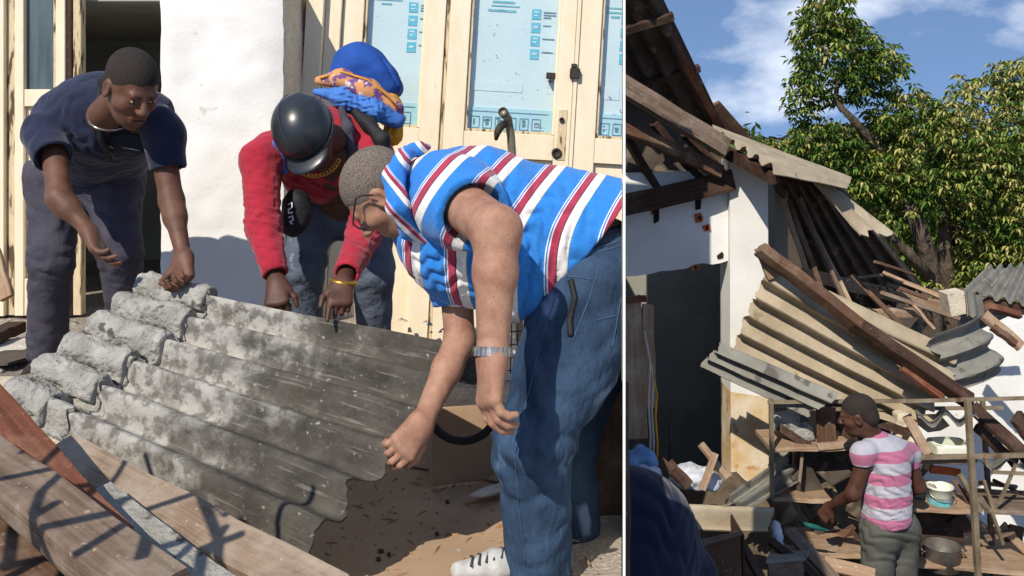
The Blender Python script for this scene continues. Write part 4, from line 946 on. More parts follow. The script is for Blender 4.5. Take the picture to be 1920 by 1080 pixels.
s2 = sleeve([P(838, 368, 2.94), P(858, 378, 2.84), P(890, 402, 2.72)], [.145, .128, .112], .022, (.006, 26, 4), .04); s3 = sleeve([shF, P(852, 500, 3.1), P(860, 572, 3.075)], [.10, .095, .085], .014, (.005, 30, 5))
to.disp(wrinkle(.008, 17, 41)); to.disp(fold(P(1010, 430, 2.8), (.9, 0, .5), .07, .009, .24, 11)); to.disp(fold(P(830, 460, 2.85), (.7, 0, -.7), .05, .009, .18, 12)); to.disp(fold(P(960, 540, 2.9), (1, 0, .1), .045, .010, .16, 13)); to.disp(wrinkle(.0025, 60, 42))
to.plane(P(1050, 516, 3.0), (.76, .05, -.65), .01); to.ell(P(770, 372, 2.93), (.075, .09, .085), None, .012, 's')
to.add(s2, .02); to.add(s3, .03)
zm = P(900, 420, 3.0).z
def stp(V):
    V = np.asarray(V); x, y, z = V[:, 0], V[:, 1], V[:, 2]
    s = -.82*x + .62*np.logaddexp(0, (z - zm)*22)/22 + .10*(y-3)
    V32 = V.astype(np.float32); far = s3.ev(V32) < .012
    s = np.where(far & (z < zm - .08), -z*1.0 + .6*x, s)
    return s + 5.083
sd_obj('polo_shirt', to, .0065, M['stripe_blue'], pr, attr=stp, cut=cutp)
s = Sd(); lim(s, [P(757, 292, 2.90), P(738, 330, 2.83), P(746, 385, 2.80), P(768, 430, 2.86), P(812, 452, 2.9)], [.026, .03, .032, .03, .024], .02); lim(s, [P(757, 292, 2.92), P(782, 280, 2.96), P(800, 276, 3.0)], [.022, .020, .014], .02); s.disp(wrinkle(.006, 70, 44))
sd_obj('collar', s, .006, M['stripe_blue'], pr, attr=lambda V: 5.1 + V[:, 0]*1.5 + V[:, 2]*1.3)
hipN, knN, anN = P(1118, 545, 3.0), P(998, 838, 2.84), P(1014, 1075, 2.88)
tr = Sd(); tr.ell(P(1125, 505, 3.1), (.17, .19, .17), None, .05); lim(tr, [hipN, knN, anN], [.165, .108, .100], .06); tr.cone(hipN, hipN.lerp(knN, .5), .165, .15, .05); tr.cone(P(1150, 545, 3.28), P(1060, 830, 3.22), .15, .10, .05); tr.cone(P(1060, 830, 3.22), P(1075, 1010, 3.22), .10, .09, .05)
def jw(X):
    a = np.array(knN, np.float32); q = X - a; dd = np.sqrt((q*q).sum(1)); ph = q[:, 2]*62 + q[:, 0]*28
    return (.005*np.sin(ph + 1.5*np.sin(q[:, 0]*18))*np.exp(-(dd/.20)**2)).astype(np.float32)
tr.disp(jw); tr.disp(wrinkle(.005, 20, 45)); tr.disp(fold(P(1090, 600, 2.85), (.75, 0, 1), .11, .007, .20, 14)); tr.disp(fold(P(1000, 840, 2.75), (.35, 0, 1), .085, .009, .13, 15)); tr.disp(fold(P(1010, 1000, 2.7), (-.4, 0, 1), .10, .006, .16, 16)); tr.disp(wrinkle(.0025, 60, 46)); tr.plane(P(1058, 498, 3.0), (-.74, 0, .67), .012); tr.plane(P(1012, 1088, 2.88), (0, 0, -1), .004)
jn = sd_obj('jeans', tr, .0075, M['denim'], pr, cut=cutp)
def on_surf(s, p, push=.004):
    """move a point along the camera-side direction until it meets the field"""
    p = np.array(p, np.float32); d = np.array((0, -1, 0), np.float32); q = p - d*.0
    for _ in range(40): q = q + d*float(s.ev(q[None])[0])*-1.0 if False else q - d*float(s.ev(q[None])[0])*-1.0
    return Vector((float(q[0]), float(q[1]) - push, float(q[2])))
def proj(s, x, y, d0, push=.004):
    """first hit of the field along the ray through a photo pixel, starting at depth d0"""
    d = d0
    for _ in range(80):
        v = float(s.ev(_v(P(x, y, d))[None])[0])
        if v < .0008: break
        d += v*.8
    return P(x, y, d - push)
def seam(name, px, s, m, par, rad=.0022, d0=2.3): 
    q = [(px[i][0] + (px[i+1][0]-px[i][0])*k/7, px[i][1] + (px[i+1][1]-px[i][1])*k/7) for i in range(len(px)-1) for k in range(7)] + [px[-1]]
    return tube(name, [proj(s, x, y, d0, .001) for x, y in q], rad, m, par, 5)
seam('seam', [(1122, 505), (1105, 560), (1085, 610), (1073, 640)], tr, M['denim_seam'], jn)
seam('pocket_edge', [(1070, 525), (1078, 560), (1068, 600), (1070, 630)], tr, M['black'], jn, .010); seam('pocket_edge', [(1062, 518), (1090, 520), (1108, 524)], tr, M['denim_seam'], jn)
seam('waistband', [(1072, 500), (1095, 478), (1130, 462), (1162, 452)], tr, M['denim_seam'], jn, .003); seam('pocket', [(1120, 600), (1160, 590)], tr, M['denim_seam'], jn); seam('side_seam', [(1040, 560), (1010, 660), (985, 760), (965, 850), (972, 950), (985, 1060)], tr, M['denim_seam'], jn, .0016)
seam('seam', [(1164, 560), (1156, 610), (1148, 650)], tr, M['denim_seam'], jn); seam('seam', [(1095, 480), (1130, 470), (1162, 462)], tr, M['denim_seam'], jn)
shoe('trainer', P(1000, 1082, 2.90), P(842, 1084, 2.84), M['shoe_white'], pr, M['steel'] if False else M['iron'], M['helmet_trim'])
ax = (wrN-elN).normalized(); wc = wrN - ax*.005; e1 = Vector((1, 0, .12)).normalized(); e1 = (e1 - ax*e1.dot(ax)).normalized(); e2 = ax.cross(e1)
wt = None
for i in range(22):
    a = 2*math.pi*i/22; c_ = wc + e1*math.cos(a)*.0495 + e2*math.sin(a)*.048; tdir = -e1*math.sin(a) + e2*math.cos(a)
    o = plank('watch_link', c_ - tdir*.0058, c_ + tdir*.0058, .024, .005, M['steel'], pr, up=e1*math.cos(a)+e2*math.sin(a), seg=1, warp=0)
cw = wc - e1*.050; lathe('watch_case', cw + e1*.004, -e1, [(0, 0), (.017, 0), (.018, .006), (.014, .010), (0, .010)], M['iron'], pr, 16)
gl = tube('glasses', [HL(.088, .0, .012), HL(.084, .06, .014), HL(.075, .108, .014)], .0028, M['black'], pr, 6) if False else tube('glasses', [P(700, 366, 2.84), P(680, 366, 2.845), P(667, 372, 2.85), P(663, 400, 2.86), P(662, 420, 2.87), P(672, 428, 2.88), P(688, 430, 2.88)], .0028, M['black'], pr, 6)
# ------------------------------------------------------------------ yard side: building, roofs, fallen sheets
def xz_prism(name, pix, d0, d1, m, parent=None):
    """wall piece: outline given where it shows, front face at depth d0, back at d1"""
    f = [P(x, y, d0) for x, y in pix]; n = len(f); V = f + [Vector((p.x, d1, p.z)) for p in f]
    return mk_obj(name, V, [tuple(range(n)), tuple(range(2*n-1, n-1, -1))] + [(i, n+i, n+(i+1) % n, (i+1) % n) for i in range(n)], m, parent)
yb = empty('yard_building', tuple(P(1400, 1150, 6.9)), 'white plastered shed with open front and damaged wall under the upper roof', 'building')
def wavy(a, b, n, amp, sd):
    r = random.Random(sd); return [(a[0]+(b[0]-a[0])*i/n, a[1]+(b[1]-a[1])*i/n + (r.uniform(-amp, amp) if 0 < i < n else 0)) for i in range(n+1)]
xz_prism('pillar', [(1368, 300), (1440, 306), (1441, 745), (1370, 735), (1369, 640)], 6.8, 7.12, M['plaster'], yb)
xz_prism('pillar_base', [(1370, 735.5), (1441, 745.5), (1442, 1130), (1372, 1130)], 6.797, 7.12, M['stained'], yb)
xz_prism('pillar_cap', [(1452, 316), (1466, 320), (1470, 700), (1452, 700)], 7.2, 7.4, M['plaster_side'], yb)
xz_prism('wall', [(1080, 330), (1367, 318)] + wavy((1367, 488), (1080, 536), 18, 3, 2), 6.86, 7.04, M['plaster'], yb)
for nm, pts in (('chiselled_slot', [(1303, 352), (1316, 350), (1317, 345), (1327, 347), (1326, 356), (1316, 360), (1314, 392), (1304, 394)]), ('chiselled_slot', [(1225, 388), (1236, 386), (1236, 414), (1226, 420)])):
    xz_prism(nm, pts, 6.853, 6.8605, M['hole_dark'], yb)
for pts in ([(1302, 402), (1314, 399), (1319, 408), (1317, 416), (1305, 418)], [(1317, 424), (1331, 420), (1333, 432), (1322, 434)], [(1298, 498), (1310, 496), (1310, 505), (1297, 507)], [(1222, 392), (1228, 388), (1227, 400), (1222, 404)]):
    q = xz_prism('broken_block', pts, 6.845, 6.8605, M['brick_hole'], yb)
    cx, cy = sum(p[0] for p in pts)/len(pts), sum(p[1] for p in pts)/len(pts)
    xz_prism('block_hole', [(cx-2, cy-4), (cx+3, cy-4), (cx+3, cy+3), (cx-2, cy+3)], 6.8425, 6.8455, M['hole_dark'], q)
xz_prism('wall_chip', [(1344, 480), (1354, 472), (1357, 476), (1356, 484), (1346, 486)], 6.853, 6.8605, M['hole_dark'], yb)
prism('room_back_wall', [(.4, 8.5), (1.94, 8.5), (1.94, 8.6), (.4, 8.6)], 0, RZ(-.3), M['yard_room'], yb)
prism('room_side_wall', [(1.95, 7.13), (2.05, 7.13), (2.05, 9.6), (1.95, 9.6)], 0, RZ(-.25), M['yard_room'], yb)
prism('room_side_wall', [(.4, 6.9), (.5, 6.9), (.5, 9.7), (.4, 9.7)], 0, RZ(-.3), M['yard_room'], yb)
plank('wall_plate', P(1090, 404, 6.66), P(1372, 338, 6.80), .10, .15, M['wood_dark'], yb, up=(0, .1, 1), seed=21)
plank('tie_beam', P(1090, 112, 6.25), P(1360, 277, 6.55), .07, .13, M['wood_grey'], yb, up=(0, .2, 1), seed=22)
plank('purlin', P(1140, 225, 6.5), P(1352, 322, 6.7), .06, .09, M['wood_brown'], yb, up=(0, .2, 1), seed=23)
for i, (a, b) in enumerate((((1225, 232), (1320, 345)), ((1170, 250), (1235, 360)), ((1285, 250), (1362, 335)))):
    plank('rafter', P(*a, 6.75), P(*b, 6.9), .05, .08, M['wood_dark'], yb, up=(0, -1, .3), seed=24+i)
plank('cross_beam', P(1150, 160, 7.0), P(1290, 130, 7.0), .05, .07, M['wood_dark'], yb, up=(0, -1, .3), seed=28)
xz_prism('shade_soffit', [(1080, 120), (1172, 170), (1300, 262), (1366, 300), (1367, 326), (1080, 352)], 7.06, 7.09, M['fibre_dark'], yb)  # dark panel added behind the rafters for the shaded roof underside
# upper roof seen from below
ur = empty('upper_roof', tuple(P(1250, 180, 6.9)), 'dark corrugated upper roof with reddish edge rafter, top left of the yard', 'roof')
A, B = P(1214, -60, 5.9), P(1368, 262, 7.5); C, D = P(1150, 262, 7.5), P(960, -60, 5.9)
corr('roof_sheet', A, B, C, D, 6, .028, M['fibre_dark'], ur, seed=31, rag=.02)
plank('edge_rafter', P(1192, -55, 5.98), P(1352, 250, 7.42), .055, .10, M['wood_red'], ur, up=(.3, -1, -.6), seed=32)
plank('batten', P(1160, 62, 6.2), P(1262, 30, 6.2), .05, .05, M['wood_dark'], ur, up=(0, -1, -.5), seed=33)
plank('batten', P(1165, 168, 6.8), P(1312, 128, 6.8), .05, .05, M['wood_dark'], ur, up=(0, -1, -.5), seed=34)
rp = slab('roof_board', [P(1334, 195, 7.3), P(1348, 188, 7.3), P(1418, 268, 7.6), P(1405, 280, 7.6), P(1352, 258, 7.5)], .03, M['wood_brown']); tl(rp, 'brown broken roof board against the sky at the end of the edge rafter', 'board')
# lean-to roof
lr = empty('lean_to_roof', tuple(P(1460, 310, 6.6)), 'weathered corrugated lean-to roof jutting out above the white shed pillar', 'roof')
corr('roof_sheet', P(1334, 240, 7.05), P(1594, 338, 7.6), P(1592, 346, 6.45), P(1456, 319, 6.0), 5.5, .026, M['fibre_pale'], lr, seed=41, rag=.012)
plank('purlin', P(1345, 275, 6.9), P(1456, 335, 6.15), .06, .08, M['wood_dark'], lr, seed=42)
plank('purlin', P(1450, 332, 6.6), P(1560, 350, 6.9), .05, .05, M['wood_dark'], lr, seed=43)
ct = corr('roof_sheet_fragment', P(1528, 342, 6.55), P(1600, 436, 6.45), P(1688, 440, 6.8), P(1560, 350, 6.85), 2.5, .02, M['fibre_pale'], None, seed=44, rag=.03); tl(ct, 'torn tan roof sheet fragment hanging below the lean-to roof', 'roof sheet')
us = corr('roof_sheet', P(1446, 335, 6.95), P(1545, 600, 8.7), P(1745, 555, 9.0), P(1575, 345, 7.2), 7, .026, M['fibre_dark'], None, seed=45, rag=.03); tl(us, 'dark underside of the collapsed lean-to roof sheet in deep shade', 'roof sheet')
bw = empty('back_wall', tuple(P(1560, 700, 9.3)), 'dark block wall behind the collapsed lean-to', 'wall'); xz_prism('wall', [(1440, 330), (1560, 380), (1660, 500), (1720, 560), (1725, 900), (1440, 900)], 9.25, 9.4, M['fibre_dark'], bw)
SL = [((1468, 372, 6.9), (1512, 505, 6.8), .035, 'short pale slat nearest the pillar under the lean-to'), ((1480, 375, 6.95), (1541, 545, 6.75), .035, 'long pale slat second from the pillar under the lean-to'),
      ((1500, 370, 7.0), (1580, 560, 6.9), .03, 'brown slat in the middle of the collapsed lean-to'), ((1530, 440, 7.2), (1596, 572, 7.0), .03, 'slat crossing beneath the lean-to right of the middle'),
      ((1598, 515, 7.0), (1688, 608, 6.8), .035, 'pale slat slanting over the tan purlin'), ((1585, 524, 7.1), (1668, 514, 7.4), .02, 'thin stick lying level above the tan purlin'),
      ((1655, 512, 7.3), (1790, 568, 7.0), .035, 'brown slat sloping down towards the small white block'), ((1640, 490, 7.6), (1714, 515, 7.8), .022, 'thin rod poking out beneath the tree'),
      ((1650, 548, 7.1), (1800, 598, 6.9), .03, 'lower brown slat sloping towards the small white block'), ((1712, 572, 7.0), (1752, 618, 6.9), .022, 'short thin slat standing in the gap beside the curved sheet'),
      ((1662, 532, 7.2), (1740, 560, 7.1), .03, 'pale slat beside the sunlit wavy edge')]
for i, (a, b, w, lb) in enumerate(SL):
    tl(plank('slat', P(*a), P(*b), w, .018, M[['wood_tan', 'wood_grey', 'wood_brown'][(i*2) % 3]], up=(.2, -1, .3), seed=50+i, seg=3), lb, 'slat', 'loose slats of the collapsed lean-to')
tl(plank('purlin', P(1502, 512, 7.35), P(1782, 580, 7.4), .05, .085, M['wood_tan'], up=(0, -.2, 1), seed=70), 'long tan purlin behind the fallen beam', 'purlin')
tl(plank('purlin', P(1636, 588, 7.1), P(1722, 586, 7.15), .05, .06, M['wood_tan'], up=(0, -.2, 1), seed=71), 'short tan purlin in the dark gap above the second sheet', 'purlin')
we = corr('roof_sheet_strip', P(1636, 536, 7.3), P(1640, 545, 7.6), P(1735, 562, 7.7), P(1732, 552, 7.4), 7, .02, M['fibre_pale'], None, nlen=2, seed=72, rag=.005); tl(we, 'narrow sunlit wavy strip of roof sheet above the tan purlin', 'roof sheet')
# fallen sheets
tl(corr('fallen_roof_sheet', P(1438, 500, 6.36), P(1792, 705, 6.28), P(1712, 812, 6.46), P(1374, 655, 6.58), 4.6, .040, M['fibre_pale'], None, nlen=22, seed=80, rag=.012, sag=.02), 'large tan corrugated sheet lying slanted in front of the shed pillar', 'roof sheet')
tl(corr('fallen_roof_sheet', P(1555, 548, 6.45), P(1792, 660, 6.38), P(1778, 716, 6.42), P(1600, 645, 6.52), 1.7, .034, M['fibre_pale'], None, nlen=14, seed=81, rag=.015), 'smaller tan sheet tucked behind the dark fallen beam', 'roof sheet')
tl(corr('fallen_roof_sheet', P(1350, 648, 6.12), P(1572, 742, 5.95), P(1512, 776, 6.05), P(1316, 682, 6.22), 2.6, .034, M['fibre_grey'], None, nlen=14, seed=82, rag=.012, thick=.012), 'narrow grey corrugated sheet with deep folds jutting left from the pile', 'roof sheet')
tl(corr('fallen_roof_sheet', P(1740, 628, 6.35), P(1832, 588, 6.6), P(1886, 696, 6.62), P(1784, 738, 6.35), 2.6, .038, M['fibre_grey'], None, nlen=14, seed=83, rag=.015, sag=-.06), 'grey bowed corrugated sheet hanging at the right end of the fallen beam', 'roof sheet')
tl(plank('fallen_beam', P(1425, 466, 6.24), P(1612, 612, 6.16), .075, .085, M['wood_brown'], up=(.3, -.8, .5), seed=84, rough_end=.01), 'brown beam leaning from the shed pillar over the tan sheet', 'beam')
tl(plank('fallen_beam', P(1600, 606, 6.16), P(1818, 752, 6.08), .08, .09, M['wood_dark'], up=(.3, -.8, .5), seed=85, rough_end=.01), 'dark beam continuing down over the tan sheet towards the rack', 'beam')
tl(plank('timber_board', P(1428, 462, 6.34), P(1452, 520, 6.33), .10, .03, M['wood_tan'], up=(.2, -1, 0), seed=86), 'short tan board end at the top of the brown beam', 'board')
tl(plank('timber_board', P(1690, 690, 6.14), P(1765, 745, 6.1), .05, .04, M['wood_red'], up=(.3, -.8, .5), seed=87), 'short red-brown board under the dark fallen beam', 'board')
# right edge: second roof, wall, block
nr = empty('neighbour_roof', tuple(P(1880, 560, 8.2)), 'grey corrugated roof at the far right edge beneath the tree', 'roof')
corr('roof_sheet', P(1856, 500, 8.8), P(1806, 548, 7.9), P(2010, 585, 7.7), P(2010, 492, 8.8), 8, .026, M['fibre_grey'], nr, seed=90, rag=.012)
plank('purlin', P(1805, 556, 7.95), P(1990, 592, 7.8), .05, .07, M['wood_dark'], nr, seed=91)
plank('eave_board', P(1735, 548, 8.3), P(1850, 545, 8.5), .05, .05, M['wood_grey'], nr, seed=92)
rw = empty('yard_wall', tuple(P(1880, 1000, 7.6)), 'white plastered yard wall behind the rack at the right edge', 'wall')
xz_prism('wall', [(1700, 760), (1790, 720), (1835, 640), (1920, 600), (2080, 596), (2080, 1040), (1700, 1040)], 7.55, 7.75, M['plaster'], rw)
bk = empty('masonry_block', tuple(P(1800, 592, 6.95)), 'small pale broken block resting on slats beside the neighbour roof', 'block')
bm_ = xz_prism('block', [(1776, 552), (1808, 546), (1812, 588), (1784, 594)], 6.9, 7.05, M['plaster_side'], bk); corr('cladding', P(1808, 547, 6.9), P(1812, 590, 6.88), P(1846, 600, 7.1), P(1838, 552, 7.1), 2, .012, M['fibre_grey'], bk, nlen=4, seed=93)
BRD = [((1845, 590, 6.8), (1915, 650, 6.7), .08, 'wood_tan', 'tan board sloping down under the neighbour roof edge'), ((1852, 575, 6.9), (1912, 590, 7.0), .05, 'wood_red', 'reddish board stub below the neighbour roof'),
       ((1860, 612, 6.75), (1905, 645, 6.7), .05, 'wood_brown', 'brown board lying over the tan board at the right edge'), ((1822, 762, 6.3), (1935, 866, 6.1), .09, 'wood_dark', 'dark timber sloping down behind the rack at right'),
       ((1830, 800, 6.35), (1905, 870, 6.3), .06, 'wood_dark', 'second dark timber just below the sloping dark timber'), ((1905, 780, 6.5), (1960, 860, 6.5), .12, 'wood_dark', 'short dark timber leaning on the white wall at the right edge')]
for i, (a, b, w, mm, lb) in enumerate(BRD): tl(plank('timber_board', P(*a), P(*b), w, .04, M[mm], up=(.2, -.8, .6), seed=95+i), lb, 'board')

# ------------------------------------------------------------------ tree
r = np.random.RandomState(5)
TD = 13.0; S_ = TD / F
tr_ = empty('mango_tree', (P(1745, 0, TD).x, TD, 0), 'tall leafy tree with yellow-green leaves rising behind the roofs', 'tree')
tk = [[(1745, 700), (1748, 560), (1738, 470), (1712, 400), (1690, 340), (1640, 270), (1600, 225), (1566, 190), (1575, 120)], [(1790, 700), (1782, 560), (1772, 470), (1768, 380), (1790, 300), (1800, 230)], [(1742, 520), (1700, 470), (1660, 440), (1625, 425)], [(1776, 450), (1830, 400), (1880, 350), (1910, 280)], [(1738, 350), (1715, 310), (1650, 290)], [(1566, 190), (1540, 205), (1520, 190)], [(1690, 340), (1700, 240), (1690, 180)]]
rd = [(.15, .12, .02), (.13, .2, .025), (.09, .05, .02), (.12, .07, .03), (.09, .06, .03), (.03, .025, .015), (.07, .05, .02)]
for i, (pts, q) in enumerate(zip(tk, rd)):
    n = len(pts); dd = [TD + (.3*math.sin(k*1.7 + i) if k else 0) + (.2 if i % 2 else -.2) for k in range(n)]
    P3 = [P(x, y, d_) for (x, y), d_ in zip(pts, dd)]
    if i < 2: P3[0].z = -.1
    o = tube('trunk' if i < 2 else 'branch', P3, [q[0] + (q[2]-q[0])*k/(n-1) for k in range(n)], M['bark'], tr_, 10)
blobs = [((1745, 300), (150, 115), 1.3, 270), ((1850, 250), (95, 120), 1.1, 190), ((1565, 110), (82, 95), .8, 150), ((1545, 30), (55, 55), .6, 60), ((1640, 130), (55, 60), .6, 60), ((1545, 262), (70, 42), .6, 75), ((1640, 330), (90, 60), .8, 110), ((1890, 400), (90, 130), 1.1, 210), ((1690, 220), (70, 60), .8, 80), ((1860, 500), (80, 60), 1.0, 110), ((1640, 410), (45, 40), .7, 36), ((1830, 420), (60, 60), .9, 45), ((1640, 480), (30, 20), .5, 14), ((1900, 150), (35, 45), .6, 40), ((1820, 110), (45, 30), .6, 0), ((1500, 180), (30, 60), .4, 26), ((1440, 268), (18, 10), .3, 6), ((1690, 530), (60, 30), .6, 25), ((1960, 300), (80, 200), 1.2, 160)]
V, Q, cv = [], [], []
for (cx, cy), (rx, ry), rz, n in blobs:
    n = int(n*2.9)
    for k in range(n):
        v = r.normal(size=3); v /= np.linalg.norm(v); rr = (.35 + .65*r.rand()**.45) * (1 + .16*math.sin(v[0]*7 + cx) * math.cos(v[2]*6 + cy))
        c = P(cx + rx*v[0]*rr, cy - ry*v[2]*rr, TD) + Vector((0, rz*v[1]*rr, 0))
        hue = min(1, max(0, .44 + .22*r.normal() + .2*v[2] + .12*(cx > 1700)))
        nl = r.randint(6, 10); a0 = r.rand()*6.28
        for j in range(nl):
            a = a0 + 6.28*j/nl + r.normal()*.25; dr = -.55 + r.normal()*.35
            d = Vector((math.cos(a), math.sin(a), dr)).normalized(); sd_ = d.cross(Vector((0, 0, 1))).normalized(); nn = sd_.cross(d)
            ln = (.055 + .085*r.rand()**1.5); w = ln*.17; b = c + d*.02; i0 = len(V)
            V += [b, b + d*ln*.45 + sd_*w + nn*.012, b + d*ln - Vector((0, 0, ln*.22)), b + d*ln*.45 - sd_*w + nn*.012, b + d*ln*.5 - nn*.010]
            Q += [(i0, i0+1, i0+4), (i0+1, i0+2, i0+4), (i0+2, i0+3, i0+4), (i0+3, i0, i0+4)]
            hv = min(1, max(0, hue + r.normal()*.16)); cv += [hv]*5
me = mesh_np('crown', np.array([tuple(v) for v in V]), np.array(Q)); at = me.attributes.new('s', 'FLOAT', 'POINT'); at.data.foreach_set('value', np.array(cv, np.float32))
lm = mat('mango_leaf', (1, 1, 1, 1), None, rough=.5, spec=.4); N, L = lm.node_tree.nodes, lm.node_tree.links
an = N.new('ShaderNodeAttribute'); an.attribute_name = 's'; cr = N.new('ShaderNodeValToRGB'); e = cr.color_ramp.elements
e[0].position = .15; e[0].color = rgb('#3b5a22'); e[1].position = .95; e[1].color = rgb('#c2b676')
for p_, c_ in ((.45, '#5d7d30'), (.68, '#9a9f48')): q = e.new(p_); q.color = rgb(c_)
L.new(an.outputs['Fac'], cr.inputs[0]); L.new(cr.outputs[0], N['Principled BSDF'].inputs['Base Color'])
tn = N.new('ShaderNodeBsdfTranslucent'); L.new(cr.outputs[0], tn.inputs[0]); mx = N.new('ShaderNodeMixShader'); mx.inputs[0].default_value = .25
L.new(N['Principled BSDF'].outputs[0], mx.inputs[1]); L.new(tn.outputs[0], mx.inputs[2]); L.new(mx.outputs[0], N['Material Output'].inputs[0])
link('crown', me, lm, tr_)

V, Q = [], []
for k in range(5200):                                    # greenery closing the view behind the yard
    x, y = r.uniform(1385, 2080), 0; top = 262 + 16*math.sin(x*.031) + 10*math.sin(x*.083 + 1); y = top + (620-top)*r.rand()**1.3
    c = P(x, y, 19 + 2.5*r.rand())
    for j in range(3):
        d = Vector((r.normal(), r.normal()*.6, r.normal()*.6 - .3)).normalized(); sd_ = d.cross(Vector((0, .3, 1))).normalized(); ln = .16 + .16*r.rand(); b = c + Vector((r.normal()*.12, r.normal()*.12, r.normal()*.12)); i0 = len(V)
        V += [b, b + d*ln*.5 + sd_*ln*.22, b + d*ln, b + d*ln*.5 - sd_*ln*.22]; Q += [(i0, i0+1, i0+2, i0+3)]
fh = link('greenery', mesh_np('greenery', np.array([tuple(v) for v in V]), np.array(Q)), M['leaf_far']); tag(fh, 'mass of dark greenery far behind the roofs and the tree', 'greenery', kind='stuff')
ft = grid_obj('hill', [4 + 2*i for i in range(14)], [21.8, 22.6, 24, 30, 60], lambda x, y: {21.8: -.3, 22.6: 2.2, 24: 2.95, 30: 2.9, 60: 2.5}[y] + .12*math.sin(x), M['leaf_far']); struct(ft)

# ------------------------------------------------------------------ storage rack with its load
rk = empty('metal_rack', tuple(P(1650, 1180, 6.2)), 'rusty metal storage rack standing in front of the fallen sheets', 'rack')
FD, BD = 6.02, 6.46
def bar(name, a, b, w=.024): return plank(name, P(*a), P(*b), w, w, M['rust'], rk, up=(.1, -1, .2), seg=2, warp=.002)
zg = lambda d: HY + CZ*F/d
bar('post', (1446, 748, FD), (1449, zg(FD), FD)); bar('post', (1490, 770, BD), (1492, zg(BD), BD)); bar('post', (1814, 748, FD-.05), (1842, zg(FD), FD-.05), .034); bar('post', (1842, 752, BD), (1868, zg(BD), BD), .028); bar('post', (1990, 748, FD), (1995, zg(FD), FD))
bar('rail', (1440, 754, FD), (1700, 752, FD)); bar('rail', (1701, 752, FD), (2000, 745, FD)); bar('rail', (1446, 768, BD), (1880, 765, BD), .025); bar('rail', (1700, 858, FD), (1998, 852, FD), .03); bar('rail', (1860, 885, FD), (1990, 892, FD), .022)
bar('brace', (1800, 890, FD+.03), (1838, 960, FD), .03); bar('brace', (1862, 958, FD+.05), (1845, 900, FD+.1), .018); bar('brace', (1880, 1020, FD), (1860, 960, FD), .02); bar('brace', (1905, 870, FD), (1872, 945, FD), .018)
def shelf(x0, y0, x1, y1, m, dp=.40, lab=None):
    a, b = P(x0, y0, FD+.02), P(x1, y1, FD+.02); return plank('shelf_board', a + Vector((0, dp/2, 0)), b + Vector((0, dp/2, 0)), dp, .028, M[m], rk, up=(0, 0, 1), seg=3)
shelf(1446, 846, 1602, 842, 'wood_tan'); shelf(1700, 868, 1832, 866, 'wood_grey'); shelf(1449, 938, 1560, 942, 'wood_tan'); shelf(1700, 958, 1838, 962, 'wood_tan'); shelf(1500, 1040, 1628, 1046, 'wood_tan'); shelf(1712, 1062, 1990, 1082, 'wood_tan', .5); shelf(1856, 962, 1990, 968, 'wood_grey')
def chunk(name, c, rr, m, lb, cat, seed, group=None, rot=0):
    s = Sd(); Rz = np.array(Matrix.Rotation(rot, 3, 'Y')); s.rbox(c, rr, min(rr)*.35, Rz); s.disp(wrinkle(min(rr)*.16, 2.2/min(rr), seed)); o = sd_obj(name, s, max(.008, min(rr)/7), M[m]); return tl(o, lb, cat, group)
CH = [('mortar_chunk', (1472, 790, 6.25), (.085, .06, .055), 'mortar', 'grey mortar chunk nearest the left rack post'), ('mortar_chunk', (1505, 812, 6.2), (.06, .06, .05), 'mortar', 'grey mortar chunk in front of the brown board on the rack'), ('mortar_chunk', (1498, 780, 6.4), (.07, .05, .06), 'fibre_grey', 'darker chunk behind the mortar chunks on the rack'),
      ('mortar_chunk', (1708, 838, 6.2), (.07, .06, .06), 'plaster_side', 'pale chunk beside the white tub'), ('mortar_chunk', (1725, 915, 6.25), (.06, .06, .075), 'mortar', 'pale chunk behind the bucket at its left'), ('mortar_chunk', (1690, 800, 6.35), (.10, .05, .05), 'plaster_side', 'long pale chunk behind the pink-shirt man\'s shoulder')]
for i, (nm, c, rr, mm, lb) in enumerate(CH): chunk(nm, P(*c), rr, mm, lb, 'rubble', 60+i, 'mortar chunks on the rack', .3*i)
BX = [((1530, 765), (1566, 830), 6.15, 'wood_brown', 'brown upright board standing on the upper rack shelf'), ((1512, 770), (1530, 830), 6.3, 'wood_tan', 'tan upright board at the left of the brown one on the shelf'), ((1575, 800), (1605, 832), 6.25, 'wood_dark', 'small dark block on the shelf before the man\'s face')]
for i, (a, b, d, mm, lb) in enumerate(BX): tl(plank('board_offcut', P((a[0]+b[0])/2, a[1], d), P((a[0]+b[0])/2+3, b[1]+6, d), (b[0]-a[0])*d/F, .03, M[mm], up=(.1, -1, 0), seed=110+i, seg=2), lb, 'offcut')
tl(plank('board_offcut', P(1532, 838, 6.05), P(1604, 830, 6.05), .05, .035, M['wood_tan'], seed=114, seg=2), 'tan offcut lying on the front edge of the upper shelf', 'offcut')
for i, (a, b, lb) in enumerate((((1500, 880, 6.2), (1530, 935, 6.2), 'dark shard leaning on the middle shelf left'), ((1535, 860, 6.3), (1580, 900, 6.2), 'dark shard behind the man\'s forearm'), ((1560, 870, 6.45), (1600, 930, 6.4), 'large dark shard behind the man\'s elbow'))): tl(plank('roof_shard', P(*a), P(*b), .16, .02, M['fibre_dark'], up=(.2, -1, .3), seed=120+i, seg=2, rough_end=.03), lb, 'shard')
tl(corr('stacked_roof_sheet', P(1722, 790, FD+.05), P(1715, 775, BD), P(1835, 775, BD), P(1835, 788, FD+.05), 2.2, .035, M['fibre_grey'], None, nlen=3, seed=130), 'grey corrugated sheet hung under the top rail of the rack', 'roof sheet')
